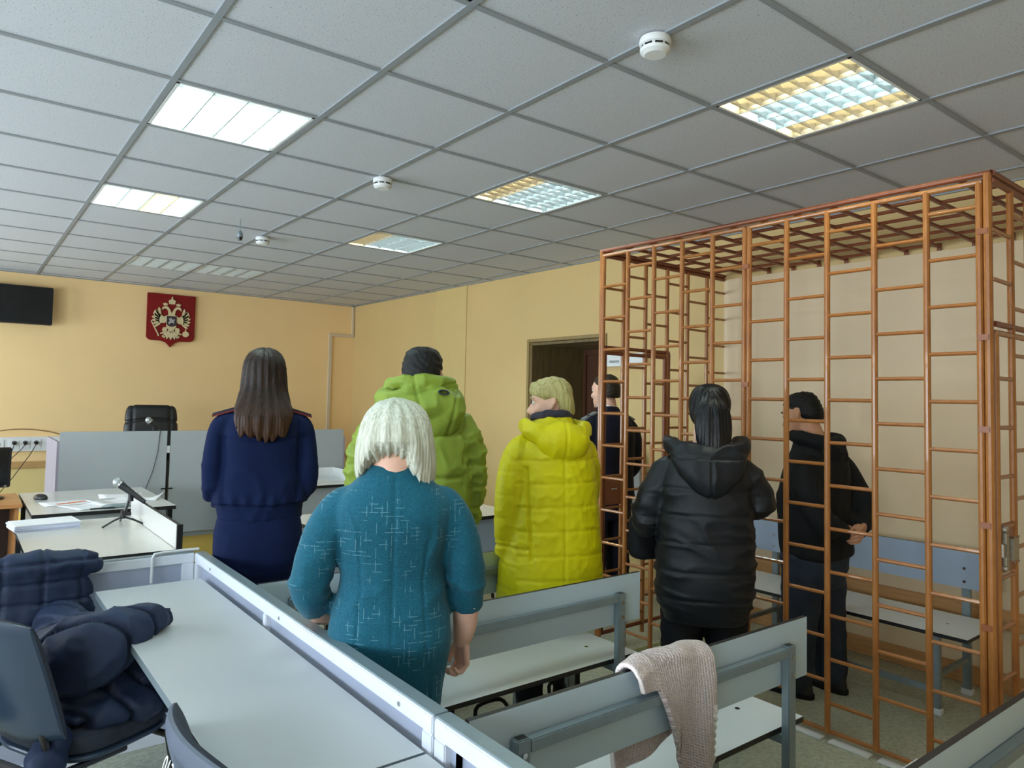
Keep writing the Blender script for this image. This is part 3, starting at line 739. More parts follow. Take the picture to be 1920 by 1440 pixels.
# brown armchair half hidden at the microphone desk
t = thing('brown_chair', 'dark brown leather chair at the picture edge beside the paper stack', 'chair', (-.20, 4.42, -.10), 1.2)
def cushion(w, d, h, p=3.2): return loft([(0,w*.9,d*.9),(h*.15,w,d),(h*.8,w,d),(h,w*.88,d*.86)], 36, p, 3)
v, f = cushion(.25,.25,.1); MB().raw(xf((v,f), lambda q: q+Vector((0,0,.40)))[0], f).build('seat', M['brownleather'], t, smooth=True)
v, f = cushion(.25,.045,.42); MB().raw(xf((v,f), lambda q: Vector((q.x, q.y-.25-.15*(q.z), q.z+.5)))[0], f).build('backrest', M['brownleather'], t, smooth=True)
for s in (-1,1):
    for y in (-.2,.2): MB().cyl((s*.2,y,0),(s*.2,y,.42),.016,10).build('leg', M['blackmetal'], t)
# things on the desks
def mic(name, label, base, head, tail, cable, cat='microphone', stand=None):
    t = thing(name, label, cat, base); B = Vector(base); h, ta = Vector(head)-B, Vector(tail)-B; d = (ta-h).normalized()
    V, F = ell((0,0,0), (.026,.026,.028), 20, 12); MB().raw(xf((V,F), lambda q: h+q)[0], F).build('grille', M['mesh_grille'], t, smooth=True)
    MB().cyl(h+d*.014, h+d*.024, .0268, 20).build('collar', M['chrome'], t, smooth=True)
    MB().cyl(h+d*.024, h+d*.06, .022, 16, r2=.018).cyl(h+d*.06, ta, .018, 16, r2=.012).build('handle', M['blackmetal'], t, smooth=True)
    if cable: MB().tube([Vector(c)-B for c in cable], .0032, 6).build('cable', M['blackmetal'], t, smooth=True)
    return t, h, ta, d
tb = (.775, 4.60, .75)
t, h, ta, d = mic('table_microphone', 'black table microphone on a small tripod stand', tb, (.745,4.63,.985), (.875,4.56,.875), [(.875,4.56,.875),(.90,4.545,.85),(.925,4.53,.76),(.93,4.5,.55)])
mid = h.lerp(ta, .5)
MB().cyl((0,0,.04), (mid.x,mid.y,mid.z-.01), .009, 12).build('stand_pole', M['blackmetal'], t, smooth=True)
MB().cyl((mid.x,mid.y,mid.z-.05), (mid.x,mid.y,mid.z-.005), .014, 12).build('clip', M['blackmetal'], t, smooth=True)
MB().cyl((0,0,.035),(0,0,.08),.014,12).build('hub', M['blackmetal'], t, smooth=True)
MB().cyl((0,0,.06),(.04,-.01,.06),.009,10).build('knob', M['blackmetal'], t, smooth=True)
for a in (3.7, 5.6, 1.5): MB().tube([(0,0,.045),(.06*math.cos(a),.06*math.sin(a),.03),(.13*math.cos(a),.13*math.sin(a),.004)], .0055, 8).build('leg', M['blackmetal'], t, smooth=True)
t, h, ta, d = mic('bench_microphone', 'small silver topped microphone lying on top of the judge bench', (1.33,6.72,1.172), (1.30,6.76,1.262), (1.375,6.74,1.188), [(1.375,6.74,1.188),(1.375,6.665,1.178),(1.36,6.655,1.0),(1.33,6.655,.85),(1.28,6.655,.70),(1.26,6.60,.66)])
MB().cyl((.01,.03,.0), (.0,.035,.07), .006, 8).build('holder', M['blackmetal'], t)
def paper(name, label, x, y, z, w2, d2, rz, grp=None, curl=0., m=None):
    b = MB(); n = 6
    V = [(-w2/2+w2*i/n, -d2/2+d2*j/n, curl*(((i/n-.5)*2)**2)*(j/n)+.0006) for i in range(n+1) for j in range(n+1)]
    F = [(i*(n+1)+j, (i+1)*(n+1)+j, (i+1)*(n+1)+j+1, i*(n+1)+j+1) for i in range(n) for j in range(n)]
    o = b.raw(V, F).build(name, m or M['paper'], recalc=False, smooth=True); o.location = (x,y,z); o.rotation_euler = (0,0,rz)
    sm = o.modifiers.new('thickness', 'SOLIDIFY'); sm.thickness = .0006
    return tag(o, label, 'paper', grp)
p = paper('paper_sheet', 'white sheet with an orange and red printed picture on the clerk desk', .62, 5.66, .7515, .30, .21, .1)
q = MB()
for k in range(5): q.box(-.07+.035*k, -.03+.035*k, -.06+.012*k, -.02+.012*k, .0012, .0016)
q.build('printed_picture', M['orange_print'], p)
paper('paper_sheet', 'blank sheet overlapping the printed one on the clerk desk', .72, 5.42, .7525, .30, .21, .5, None, .012)
paper('paper_sheet', 'curled blank sheet behind the microphone on the clerk desk', .88, 5.55, .754, .30, .21, .35, None, .02)
paper('paper_sheet', 'blank sheet at the far side of the clerk desk', .98, 5.86, .7515, .30, .21, -.1, None, .004)
paper('paper_sheet', 'folded blank sheet standing up at the clerk desk corner', 1.08, 5.62, .7515, .21, .15, -.6, None, .05)
t = thing('computer_mouse', 'black computer mouse on the corner of the clerk desk', 'mouse', (.49, 5.93, .75), .4)
v, f = loft([(0,.032,.055),(.012,.034,.058),(.028,.028,.045),(.036,.012,.02)], 24, 2.2, 3); MB().raw(v, f).build('mouse_body', M['blackleather'], t, smooth=True)
MB().box(-.003,.003,.02,.04,.031,.036).build('wheel', M['steel'], t)
t = thing('spectacles_case', 'dark flat case and pen on loose papers', 'case', (.85, 5.29, .7535), .15)
v, f = loft([(0,.09,.025),(.008,.09,.025),(.02,.06,.016)], 24, 2.4, 2); MB().raw(v, f).build('case_shell', M['steel'], t, smooth=True)
MB().cyl((-.16,-.03,.005),(-.02,-.035,.005),.005,8).build('pen', M['blackmetal'], t)
st = thing('paper_stack', 'thick stack of white papers on the near edge of the microphone desk', 'papers', (.41, 4.71, .7505), .12)
for k in range(9):
    o = MB().box(-.15,.15,-.105,.105,0,.0038).build('paper', M['paper'] if k == 8 else M['paper_edge'], st); o.location = (random.uniform(-.004,.004), random.uniform(-.004,.004), .004*k); o.rotation_euler = (0,0,random.uniform(-.03,.03))

# ------------------------------------------------------------ judge's bench on its plinth
t = thing('plinth', 'yellow painted plinth under the judge bench', 'platform', (1.87, 7.9, 0))
MB().box(-1.30, 1.25, -1.17, 1.27, 0, .29).build('plinth_body', M['plaster'], t, bevel=.004)
MB().box(-1.31, 1.26, -1.19, 1.27, .262, .298).build('plinth_top', M['grey_lam'], t, bevel=.003)
jb = thing('judge_bench', 'long grey panelled judge bench in front of the crest', 'desk', (1.83, 6.68, .298))
for x0, x1 in ((-1.172, -.398), (-.37, 1.20)):
    MB().edged(x0, x1, -.01, .008, .012, .876).build('front_panel', [M['grey_lam'], M['steel']], jb)
MB().box(-.396, -.372, -.004, .012, .75, .876).box(-.394, -.374, -.004, .012, 0, .62).build('joint_post', M['black'], jb)
MB().box(-.396, -.372, -.006, .012, .69, .75).build('joint_clip', M['white'], jb)
MB().box(-.43, -.34, -.016, -.009, .385, .395).build('joint_bracket', M['blackmetal'], jb)
MB().box(-1.19, -1.172, -.01, .78, 0, .80).build('side_panel', M['lilac'], jb)
MB().box(1.20, 1.218, -.01, .78, 0, .80).build('side_panel', M['lilac'], jb)
MB().edged(-1.17, 1.20, .01, .75, .68, .70).build('worktop', [M['desk_white'], M['black']], jb)
MB().cyl((-1.15,-.018,.37),(-1.15,-.008,.37),.014,10).build('cable_hole', M['black'], jb)
t = thing('side_desk', 'grey side desk standing in front of the judge bench end', 'desk', (2.50, 6.2, 0))
MB().edged(-.62, .40, -.22, .42, .70, .724).build('desktop', [M['desk_white'], M['black']], t)
MB().box(-.6, .38, -.16, -.145, .12, .70).build('modesty_panel', M['grey_lam'], t)
leg_set(t, -.58, .36, -.13, .39, .70, M['blackmetal'])
t = thing('paper_tray', 'white open paper tray on the side desk', 'tray', (2.66, 6.35, .7245))
b = MB(); b.box(-.2,.2,-.15,.15,0,.006); b.box(-.2,.2,.144,.15,.006,.10); b.box(-.2,-.194,-.15,.144,.006,.10); b.box(.194,.2,-.15,.144,.006,.10); b.build('tray_box', M['white'], t, bevel=.002)
# judge's chair
t = thing('judge_chair', 'black leather office chair behind the judge bench', 'chair', (1.53, 7.72, .298), PI-.12)
v, f = loft([(.42,.20,.04,0,-.24),(.46,.235,.055,0,-.24),(.62,.245,.06,0,-.255),(.80,.245,.06,0,-.28),(.98,.235,.055,0,-.305),(1.05,.215,.05,0,-.315),(1.075,.17,.03,0,-.318)], 48, 3.4, 5)
bk = fuse([(v, f)], .012, 3)
displace(bk, lambda P, N: -.012*np.exp(-((P[:,2]-.93+.5*P[:,0]**2)/.012)**2)-.012*np.exp(-((P[:,2]-.74)/.012)**2)-.010*np.exp(-((np.abs(P[:,0])-.17)/.012)**2))
link_mesh(bk, 'backrest', M['blackleather'], t)
v, f = cushion(.25,.25,.12); MB().raw(xf((v,f), lambda q: q+Vector((0,0,.40)))[0], f).build('seat', M['blackleather'], t, smooth=True)
for s in (-1,1): MB().tube([(s*.26,-.2,.44),(s*.28,-.2,.60),(s*.28,.1,.62),(s*.26,.14,.44)], .02, 10).build('armrest', M['blackmetal'], t, smooth=True)
MB().cyl((0,0,.08),(0,0,.40),.03,16).build('gas_lift', M['blackmetal'], t, smooth=True)
for k in range(5):
    a = 2*PI*k/5; MB().tube([(0,0,.1),(.28*math.cos(a),.28*math.sin(a),.075)], .02, 8).build('base_arm', M['blackmetal'], t)
    v, f = ell((.28*math.cos(a),.28*math.sin(a),.03),(.02,.03,.03)); MB().raw(v, f).build('caster', M['blackmetal'], t, smooth=True)

# side table beyond the public benches with a chair behind
t = thing('side_table', 'white topped table with a grey front between the lime and yellow coats', 'table', (2.35, 4.10, 0))
MB().edged(-.72, .65, -.31, .33, .727, .75).build('tabletop', [M['desk_white'], M['black']], t)
MB().box(-.68, .61, -.28, -.265, .50, .727).build('modesty_panel', M['blue_lam'], t)
leg_set(t, -.66, .59, -.25, .29, .727, M['blackmetal'])
def visitor_chair(label, loc, rz, shell, seat, back_h=.86, mark=None):
    """stacking visitor chair facing local +y"""
    t = thing('visitor_chair', label, 'chair', loc, rz)
    nx, nz = 14, 14; ztop, zbot = back_h, .50
    def surf(off):
        V = []
        for i in range(nx+1):
            for j in range(nz+1):
                u = -1+2*i/nx; w2 = j/nz
                hw = .235*(1-.10*w2**3)*(1-.03*(1-w2)); z = zbot+(ztop-zbot)*(w2-.05*abs(u)**3*(1 if w2 > .5 else -1)*abs(2*w2-1)**3)
                V.append((u*hw, -.215-.11*(z-zbot)/.36+.035*(abs(u)**2)+off*(1-.6*abs(u)**6)*(1-.6*abs(2*w2-1)**6), z))
        return V
    g = lambda i, j: i*(nz+1)+j
    F = [(g(i,j), g(i+1,j), g(i+1,j+1), g(i,j+1)) for i in range(nx) for j in range(nz)]
    rim = [g(0,j) for j in range(nz+1)]+[g(i,nz) for i in range(1,nx+1)]+[g(nx,j) for j in range(nz-1,-1,-1)]+[g(i,0) for i in range(nx-1,0,-1)]
    def slab(a, b, name, m):
        A, B = surf(a), surf(b); n = len(A); FF = F+[tuple(k+n for k in reversed(q)) for q in F]+[(rim[k], rim[(k+1)%len(rim)], rim[(k+1)%len(rim)]+n, rim[k]+n) for k in range(len(rim))]
        return MB().raw(A+B, FF).build(name, m, t, smooth=True, angle=60)
    sh = slab(-.028, -.004, 'back_shell', shell); slab(-.003, .026, 'back_pad', seat)
    v, f = cushion(.21,.19,.06,3.4); MB().raw(xf((v,f), lambda q: q+Vector((0,.04,.425)))[0], f).build('seat', seat, t, smooth=True)
    v, f = cushion(.213,.193,.02,3.4); MB().raw(xf((v,f), lambda q: q+Vector((0,.04,.407)))[0], f).build('seat_shell', shell, t, smooth=True)
    for s in (-1, 1):
        MB().tube([(s*.25,.23,.0),(s*.215,.17,.40)], .0125, 10).build('leg', M['blackmetal'], t, smooth=True)
        MB().tube([(s*.25,-.25,.0),(s*.215,-.17,.38)], .0125, 10).build('leg', M['blackmetal'], t, smooth=True)
        MB().tube([(s*.17,.05,.385),(s*.18,-.17,.40),(s*.18,-.205,.47),(s*.17,-.215,.54)], .011, 10).build('back_bracket', M['blackmetal'], t, smooth=True)
    MB().tube([(-.215,.17,.385),(.215,.17,.385)], .011, 8).build('seat_rail', M['blackmetal'], t, smooth=True)
    MB().tube([(-.215,-.17,.375),(.215,-.17,.375)], .011, 8).build('seat_rail', M['blackmetal'], t, smooth=True)
    return t
visitor_chair('black chair behind the side table, only its rounded top showing', (3.02, 4.68, 0), PI, M['blackmetal'], M['chairfabric'], .87)
vc = visitor_chair('dark visitor chair with a navy down jacket thrown over it', (.345, 2.70, 0), -math.radians(62), M['chairshell'], M['chairfabric'], .87)
vc2 = visitor_chair('grey plastic backed chair with a white stencilled number, at the bottom edge', (.705, 1.615, 0), -math.radians(88), M['chairgrey'], M['chairfabric'], .80)
tx = bpy.data.curves.new('number', 'FONT'); tx.body = '01384'; tx.size = .042; tx.extrude = .0004; tx.align_x = 'CENTER'
tmp = bpy.data.objects.new('tmp', tx); COL.objects.link(tmp); bpy.context.view_layer.update()
me = bpy.data.meshes.new_from_object(tmp.evaluated_get(bpy.context.evaluated_depsgraph_get())); bpy.data.objects.remove(tmp)
to = link_mesh(me, 'stencilled_number', M['white'], vc2, False); to['kind'] = 'stuff'
to.location = (.035, -.341, .735); to.rotation_euler = (PI/2-.30, 0, 0)
to['label'] = 'white stencilled number'

# ------------------------------------------------------------ on the walls
t = thing('television', 'black flat television hanging high on the front wall', 'television', (.33, 9.10, 2.385))
bx_ = MB().box(-.44,.44,-.045,.02,-.2,.2).build('tv_case', M['bezel'], t, bevel=.006); bx_.rotation_euler = (-.06,0,0)
sc = MB().box(-.425,.425,-.0465,-.0445,-.18,.185).build('screen', M['screen'], t); sc.rotation_euler = (-.06,0,0)
MB().box(-.1,.1,.02,.10,-.08,.08).build('bracket', M['blackmetal'], t)
# socket trunking with plates and plugs
t = thing('socket_trunking', 'white cable trunking with sockets on the front wall above the desks', 'trunking', (.2, 9.2, .93))
MB().box(-1.2,.715,-.05,0,-.075,.075).build('trunking', M['white'], t, bevel=.004)
for x in (.17,.30,.395,.49): MB().box(x-.044,x+.044,-.058,-.05,-.05,.05).build('socket_plate', M['white'], t, bevel=.003)
MB().cyl((.17,-.062,0),(.17,-.057,0),.012,12).build('socket_hole', M['black'], t)
cols = [[(.30,-.09,.0),(.27,-.13,-.10),(.18,-.15,-.28),(.12,-.3,-.42)],[(.395,-.09,0),(.36,-.12,-.05),(.26,-.13,-.16),(.16,-.16,-.31)],[(.49,-.09,0),(.44,-.13,-.10),(.30,-.15,-.33),(.18,-.17,-.50),(.14,-.3,-.52)]]
for k, x in enumerate((.30,.395,.49)):
    t2 = thing('power_plug', ('black plug in the socket nearest the monitor','black plug in the middle socket','black plug in the socket nearest the judge bench')[k], 'plug', (.2+x, 9.14, .945), 0, 'black plugs in the trunking')
    MB().cyl((0,.0,0),(0,-.035,-.005),.022,14,r2=.015).build('plug_body', M['blackmetal'], t2, smooth=True)
    MB().tube([(c[0]-x, c[1]+.06, c[2]-.015) for c in cols[k]], .004, 6).build('cord', M['blackmetal'], t2, smooth=True)
cb = MB().tube([tuple(Vector(p)) for p in catmull([(.0,9.13,.98),(.30,9.10,1.06),(.55,9.09,1.09),(.80,9.10,1.06),(.98,9.12,.99),(1.05,9.13,.90)], 4)], .006, 6)
tag(cb.build('wall_cable', mat('brown_cable', rgb(150,112,70), .5), smooth=True), 'thin brown cable arching over the socket trunking', 'cable')
# small white plate with a line of print by the niche
t = thing('wall_sign', 'small white sign plate on the wall beside the door niche', 'sign', WP(5.02, .012, 1.845), RZW)
MB().box(-.235,.225,0,.05,-.052,.052).build('sign_plate', M['white'], t, bevel=.003)
MB().box(.165,.172,.05,.052,-.03,.04).box(.02,.13,.05,.052,-.022,-.002).build('print_marks', mat('grey_print', rgb(150,158,158), .7, var=.3, vs=90), t)
# ------------------------------------------------------------ crest: red shield with a gold double headed eagle
t = thing('coat_of_arms', 'red shield with a gold double headed eagle on the front wall', 'emblem', (1.955, 9.19, 2.335))
W2, HH = .262, .30
sh = [(-W2,.318),(W2,.318),(W2,-.17)]+[(W2-.06+.06*math.cos(a), -.17-.06*math.sin(a)) for a in (.4,.8,1.2,1.57)]+[(.10,-.232),(.05,-.25),(.02,-.28),(0,-.305),(-.02,-.28),(-.05,-.25),(-.10,-.232)]+[(-W2+.06-.06*math.sin(a), -.17-.06*math.cos(a)) for a in (0,.4,.8,1.2)]+[(-W2,-.17)]
sh = sh[:-1]
b = MB().prism(sh, -.03, 0).build('shield', M['red'], t, bevel=.004)
# one relief piece: wings with feathers, body, necks, heads, crowns, tail, legs
eagle = []
def piece(name, polys, m, d=.014, mirror=True, sub='feather'):
    for sx in ((1, -1) if mirror else (1,)):
        base = None
        for k, poly in enumerate(polys):
            poly = [(sx*x*1.13, z*1.13-.008) for x, z in (poly if sx > 0 else reversed(poly))]
            o = MB().prism(poly, -.03-d, -.03).build(name if k == 0 else sub, m, base or t, bevel=.0025); base = base or o
    return base
wing = []
wing.append([(.04,.07),(.075,.05),(.115,.085),(.15,.12),(.168,.10),(.165,.05),(.15,.0),(.115,-.02),(.07,-.015),(.04,.0)])
for k in range(7):
    a = math.radians(78-19*k); L = .092-.004*k; cx, cz = .105+.008*math.sin(k*.5), .058-.013*k
    dx, dz = math.cos(a), math.sin(a); px, pz = -dz, dx
    wing.append([(cx+px*.009, cz+pz*.009), (cx+dx*L*.8+px*.011, cz+dz*L*.8+pz*.011), (cx+dx*L, cz+dz*L), (cx+dx*L*.8-px*.011, cz+dz*L*.8-pz*.011), (cx-px*.009, cz-pz*.009)])
piece('eagle_wing', wing, M['gold'], .016)
piece('eagle_body', [[(0,.09),(.035,.075),(.05,.02),(.045,-.05),(.02,-.09),(0,-.10)]], M['gold'], .020)
piece('eagle_head', [[(.0,.08),(.03,.075),(.035,.115),(.05,.135),(.072,.135),(.095,.118),(.088,.148),(.068,.162),(.04,.158),(.018,.13),(.004,.10)]], M['gold'], .022)
crown = [[(.045,.168),(.078,.168),(.086,.192),(.072,.186),(.062,.200),(.052,.186),(.038,.192)]]
piece('small_crown', crown, M['gold'], .02)
piece('large_crown', [[(-.026,.185),(.026,.185),(.034,.222),(.014,.234),(.006,.236),(.006,.262),(-.006,.262),(-.006,.236),(-.014,.234),(-.034,.222)]], M['gold'], .022, False)
tail = []
for k in range(5):
    a = math.radians(-90+(k-2)*21); dx, dz = math.cos(a), math.sin(a); px, pz = -dz, dx; L = .115
    tail.append([(px*.007,-.075+pz*.007),(dx*L*.7+px*.015,-.075+dz*L*.7+pz*.015),(dx*L,-.075+dz*L),(dx*L*.7-px*.015,-.075+dz*L*.7-pz*.015),(-px*.007,-.075-pz*.007)])
piece('eagle_tail', tail, M['gold'], .016, False)
piece('eagle_leg', [[(.035,-.055),(.075,-.06),(.085,-.085),(.075,-.105),(.105,-.122),(.10,-.13),(.06,-.122),(.04,-.095)],[(.04,-.15),(.075,-.135),(.085,-.155),(.06,-.17)]], M['gold'], .016, True, 'claw')
piece('sceptre', [[(-.195,.0),(-.187,.004),(-.118,-.128),(-.108,-.150),(-.122,-.154),(-.130,-.128)]], M['gold'], .018, False)
orb = [(.142+.032*math.cos(2*PI*k/14), -.118+.030*math.sin(2*PI*k/14)) for k in range(14)]
piece('orb', [orb, [(.137,-.09),(.147,-.09),(.147,-.066),(.137,-.066)]], M['gold'], .022, False, 'orb_cross')
s3 = piece('breast_shield', [[(-.047,.06),(.047,.06),(.047,-.025),(.03,-.042),(0,-.05),(-.03,-.042),(-.047,-.025)]], mat('breast_dark', rgb(60,48,56), .5), .027, False)
piece('rider', [[(-.035,-.012),(-.018,.012),(-.03,.03),(-.008,.044),(.008,.024),(.034,.03),(.02,.002),(.03,-.02),(.008,-.01),(-.012,-.012),(-.02,-.03)]], M['silver'], .031, False)
# ------------------------------------------------------------ people: one continuous body each, clothes and hair are children
def head_shapes(c, yaw=0., tilt=0., sc=1.):
    """skull, face, nose, ears around the head centre c (eye level), looking along local +y turned by yaw (clockwise), tilted forward"""
    Rm = Matrix.Rotation(-yaw, 3, 'Z') @ Matrix.Rotation(-tilt, 3, 'X'); c = Vector(c)
    T = lambda q: c+Rm @ (q*sc)
    prof = [(-.118,.016,.070,.045),(-.112,.030,.080,.030),(-.095,.044,.088,.0),(-.075,.054,.090,-.035),(-.055,.061,.089,-.060),(-.03,.067,.088,-.076),(0,.071,.087,-.090),(.03,.074,.089,-.099),(.06,.072,.082,-.098),(.085,.060,.062,-.086),(.103,.040,.032,-.058),(.112,.016,.0,-.026)]
    rings = [(z, hw, (f-b)/2, 0, (f+b)/2) for z, hw, f, b in prof]
    sh = [loft(rings, 32, 2.15, 3)]
    sh.append(tube([(0,.084,.012),(0,.096,-.012),(0,.110,-.034),(0,.098,-.046)], [.008,.010,.014,.008], 12, 3, True))
    for s in (-1,1):
        sh.append(ell((s*.010,.100,-.038),(.010,.010,.008)))
        sh.append(tube([(s*.010,.084,.026),(s*.032,.084,.030),(s*.055,.070,.022)], [.007,.008,.006], 10, 3, True))
        sh.append(tube([(s*.070,-.002,-.030),(s*.080,-.012,-.020),(s*.084,-.026,.006),(s*.080,-.020,.026),(s*.074,-.002,.022),(s*.072,.002,.0)], [.006,.006,.0075,.0075,.006,.005], 10, 3, True))
        sh.append(ell((s*.073,-.008,-.004),(.007,.016,.024)))
        sh.append(ell((s*.045,.062,-.030),(.022,.024,.020)))
    sh.append(ell((0,.084,-.066),(.026,.012,.009))); sh.append(ell((0,.084,-.079),(.021,.011,.008))); sh.append(ell((0,.078,-.104),(.022,.016,.014)))
    return [xf(s, T) for s in sh], T
def hand_mesh(W, d, n, tdir, curl=(.45,.7,.5), sc=1., spread=0., thumb=.5):
    """W wrist, d finger direction, n palm normal, tdir side of the thumb"""
    W, d, n = Vector(W), Vector(d).normalized(), Vector(n).normalized(); t = d.cross(n) if d.cross(n).dot(Vector(tdir)) > 0 else -d.cross(n); n = (n-d*n.dot(d)).normalized()
    P = lambda a, b, c: W+sc*(d*a+n*b+t*c)
    sh = []; ks = (.031,.0105,-.0105,-.030); ln = ((.040,.026,.021),(.044,.029,.022),(.041,.027,.022),(.033,.021,.019))
    for k in range(4):
        sh.append(tube([P(-.02,0,ks[k]*.55), P(.03,0,ks[k]*.8), P(.084-(.006 if k == 3 else 0)-(.002 if k == 0 else 0),0,ks[k])], [.013*sc,.0145*sc,.0115*sc], 10, 3, True))
        a, b, c = .084-(.006 if k == 3 else 0), .0, ks[k]; ang = 0; pts = [P(a-.006,b,c)]; cc = c
        pts.append(P(a,b,c))
        for q in range(3):
            ang += curl[q]; L = ln[k][q]; a += L*math.cos(ang); b += L*math.sin(ang); cc += spread*(k-1.5)*-.004
            pts.append(P(a,b,cc))
        sh.append(tube(pts, [.0092*sc,.0094*sc,.0086*sc,.0080*sc,.0066*sc], 10, 3, True))
    sh.append(tube([P(.0,.004,.016), P(.03,.012,.036), P(.058,.012+.018*thumb,.050-.012*thumb), P(.082,.012+.040*thumb,.050-.026*thumb)], [.015*sc,.014*sc,.0105*sc,.0078*sc], 10, 3, True))
    sh.append(tube([P(-.05,0,0), P(-.01,0,0), P(.03,.002,0)], [.023*sc,.023*sc,.020*sc], 14, 3, True, (n, .72)))
    return fuse(sh, .0034, 3)
def body_mesh(head, neck, torso, arms, legs, vox=.0085):
    sh = list(head); sh.append(neck)
    if torso: sh.append(loft(torso, 36, 2.3, 3))
    for pts, r in arms: sh.append(tube(pts, r, 16, 4, True))
    for pts, r in legs: sh.append(tube(pts, r, 16, 4, True))
    return fuse(sh, vox, 3)
class Person:
    def __init__(s, label, loc, az, skin='skin', k=1.):
        s.label, s.loc, s.az, s.skin = label, loc, az, skin; s.kids = []; s.hands = []; s.k = k
    def pt(s, p): return Vector((p[0]*s.k, p[1]*s.k, 1.5+(p[2]-1.5)*s.k))
    def mp(s, shape): return shape if s.k == 1. else xf(shape, s.pt)
    def un(s, fn):
        if s.k == 1.: return fn
        def g(P, N): return s.k*fn((P-np.array([0,0,1.5]))/s.k+np.array([0,0,1.5]), N)
        return g
    def umv(s, fn):
        if s.k == 1.: return fn
        z = np.array([0,0,1.5])
        return lambda P, N: (fn((P-z)/s.k+z, N)-z)*s.k+z
    def finish(s, body, T=None, eyes=True):
        for h in s.hands: append_mesh(body, h)
        o = link_mesh(body, 'person', M[s.skin]); o.location = s.loc; o.rotation_euler = (0,0,-math.radians(s.az)); tag(o, s.label, 'person')
        for k in s.kids: k.parent = o
        if T and eyes:
            for sx in (-1,1):
                v, f = ell((0,0,0),(.0118,.0118,.0118),14,10); e = MB().raw(xf((v,f), lambda q: T(Vector((sx*.031,.0765,.008))+q))[0], f).build('eye', M['eye'], o, smooth=True)
                v, f = ell((0,0,0),(.0062,.004,.0062),12,8); MB().raw(xf((v,f), lambda q: T(Vector((sx*.031,.0868,.008))+q))[0], f).build('iris', M['iris'], e, smooth=True)
                v, f = tube([T(Vector((sx*.014,.092,.030))), T(Vector((sx*.033,.091,.034))), T(Vector((sx*.052,.076,.028)))], [.003,.004,.0025], 8, 2, True); MB().raw(v, f).build('eyebrow', M.get(getattr(s,'brow','hair_dark')), o, smooth=True)
            v, f = tube([T(Vector((-.022,.086,-.0725))), T(Vector((0,.0955,-.0715))), T(Vector((.022,.086,-.0725)))], [.003,.0062,.003], 8, 3, True); MB().raw(v, f).build('lips', M['lip'], o, smooth=True)
        s.o = o; return o
def garment(s, name, shapes, mkey, vox=.010, smooth=5, disp=None, label=None, raw=False):
    me = fuse(shapes if raw else [s.mp(q) for q in shapes], vox, smooth)
    if disp: displace(me, disp if raw else s.un(disp))
    o = link_mesh(me, name, M[mkey]); s.kids.append(o)
    if label: o['label'] = label
    return o
def shell_mesh(s, name, shapes, mkey, vox=.006, smooth=4, disp=None, mv=None, raw=True):
    me = fuse(shapes if raw else [s.mp(q) for q in shapes], vox, smooth)
    if mv: move(me, mv if raw else s.umv(mv))
    if disp: displace(me, disp if raw else s.un(disp))
    o = link_mesh(me, name, M[mkey]); s.kids.append(o); return o
def strands(n=46, amp=.0022, c=(0,0), z0=1.5, clump=9, amp2=.004, zw=2.2):
    def fn(P, N):
        th = np.arctan2(P[:,1]-c[1], P[:,0]-c[0]); ph = wob(P*np.array([1,1,.35]), 9, 2)*.9
        side = np.clip(1-np.abs(N[:,2])*.7, 0, 1)
        return side*(amp*np.sin(n*th+6*ph+zw*(P[:,2]-z0))+amp2*np.sin(clump*th+4*ph+zw*2*(P[:,2]-z0)))
    return fn
def shoes(s, spots, ln=.27, m='shoe'):
    for x, y, a in spots:
        sh = []
        ca, sa = math.cos(a), math.sin(a)
        R = lambda q: Vector((x+q.x*ca+q.y*sa, y-q.x*sa+q.y*ca, q.z))
        up = loft([(.0,.046,ln/2,0,.0),(.03,.046,ln/2,0,.0),(.055,.040,ln*.42,0,-.02),(.085,.036,ln*.26,0,-.065),(.11,.036,ln*.2,0,-.08)], 28, 2.5, 3)
        o = shell_mesh(s, 'shoe', [xf(up, R)], m, .006, 2)
        v, f = loft([(.0,.049,ln/2+.006,0,0),(.022,.049,ln/2+.006,0,0)], 28, 2.6, 0)
        MB().raw(xf((v,f), R)[0], f).build('sole', M['blackcloth'], o, smooth=True)
        v, f = tube([R(Vector((-.02,.07,.065))), R(Vector((.0,.055,.075))), R(Vector((.02,.04,.082)))], .003, 6); MB().raw(v, f).build('lace', M['blackcloth'], o)
def trousers(s, mkey, hip, legs, pelvis, vox=.010, seed=1):
    sh = [loft(pelvis, 40, 2.4, 3)]+[tube(p, r, 20, 5, True) for p, r in legs]
    return garment(s, 'trousers', sh, mkey, vox, 4, lambda P, N: .006*wrinkle(P, 11, seed, 2, 1.8)*np.clip((hip-P[:,2])*3+.3, .2, 1), raw=True)
def quilt(zs, amp=.012, width=.02):
    """puffed between the seam heights zs"""
    zs = np.array(sorted(zs))
    def fn(z):
        d = np.min(np.abs(z[:,None]-zs[None,:]), axis=1); return -amp*np.exp(-(d/width)**2)+amp*.35
    return fn

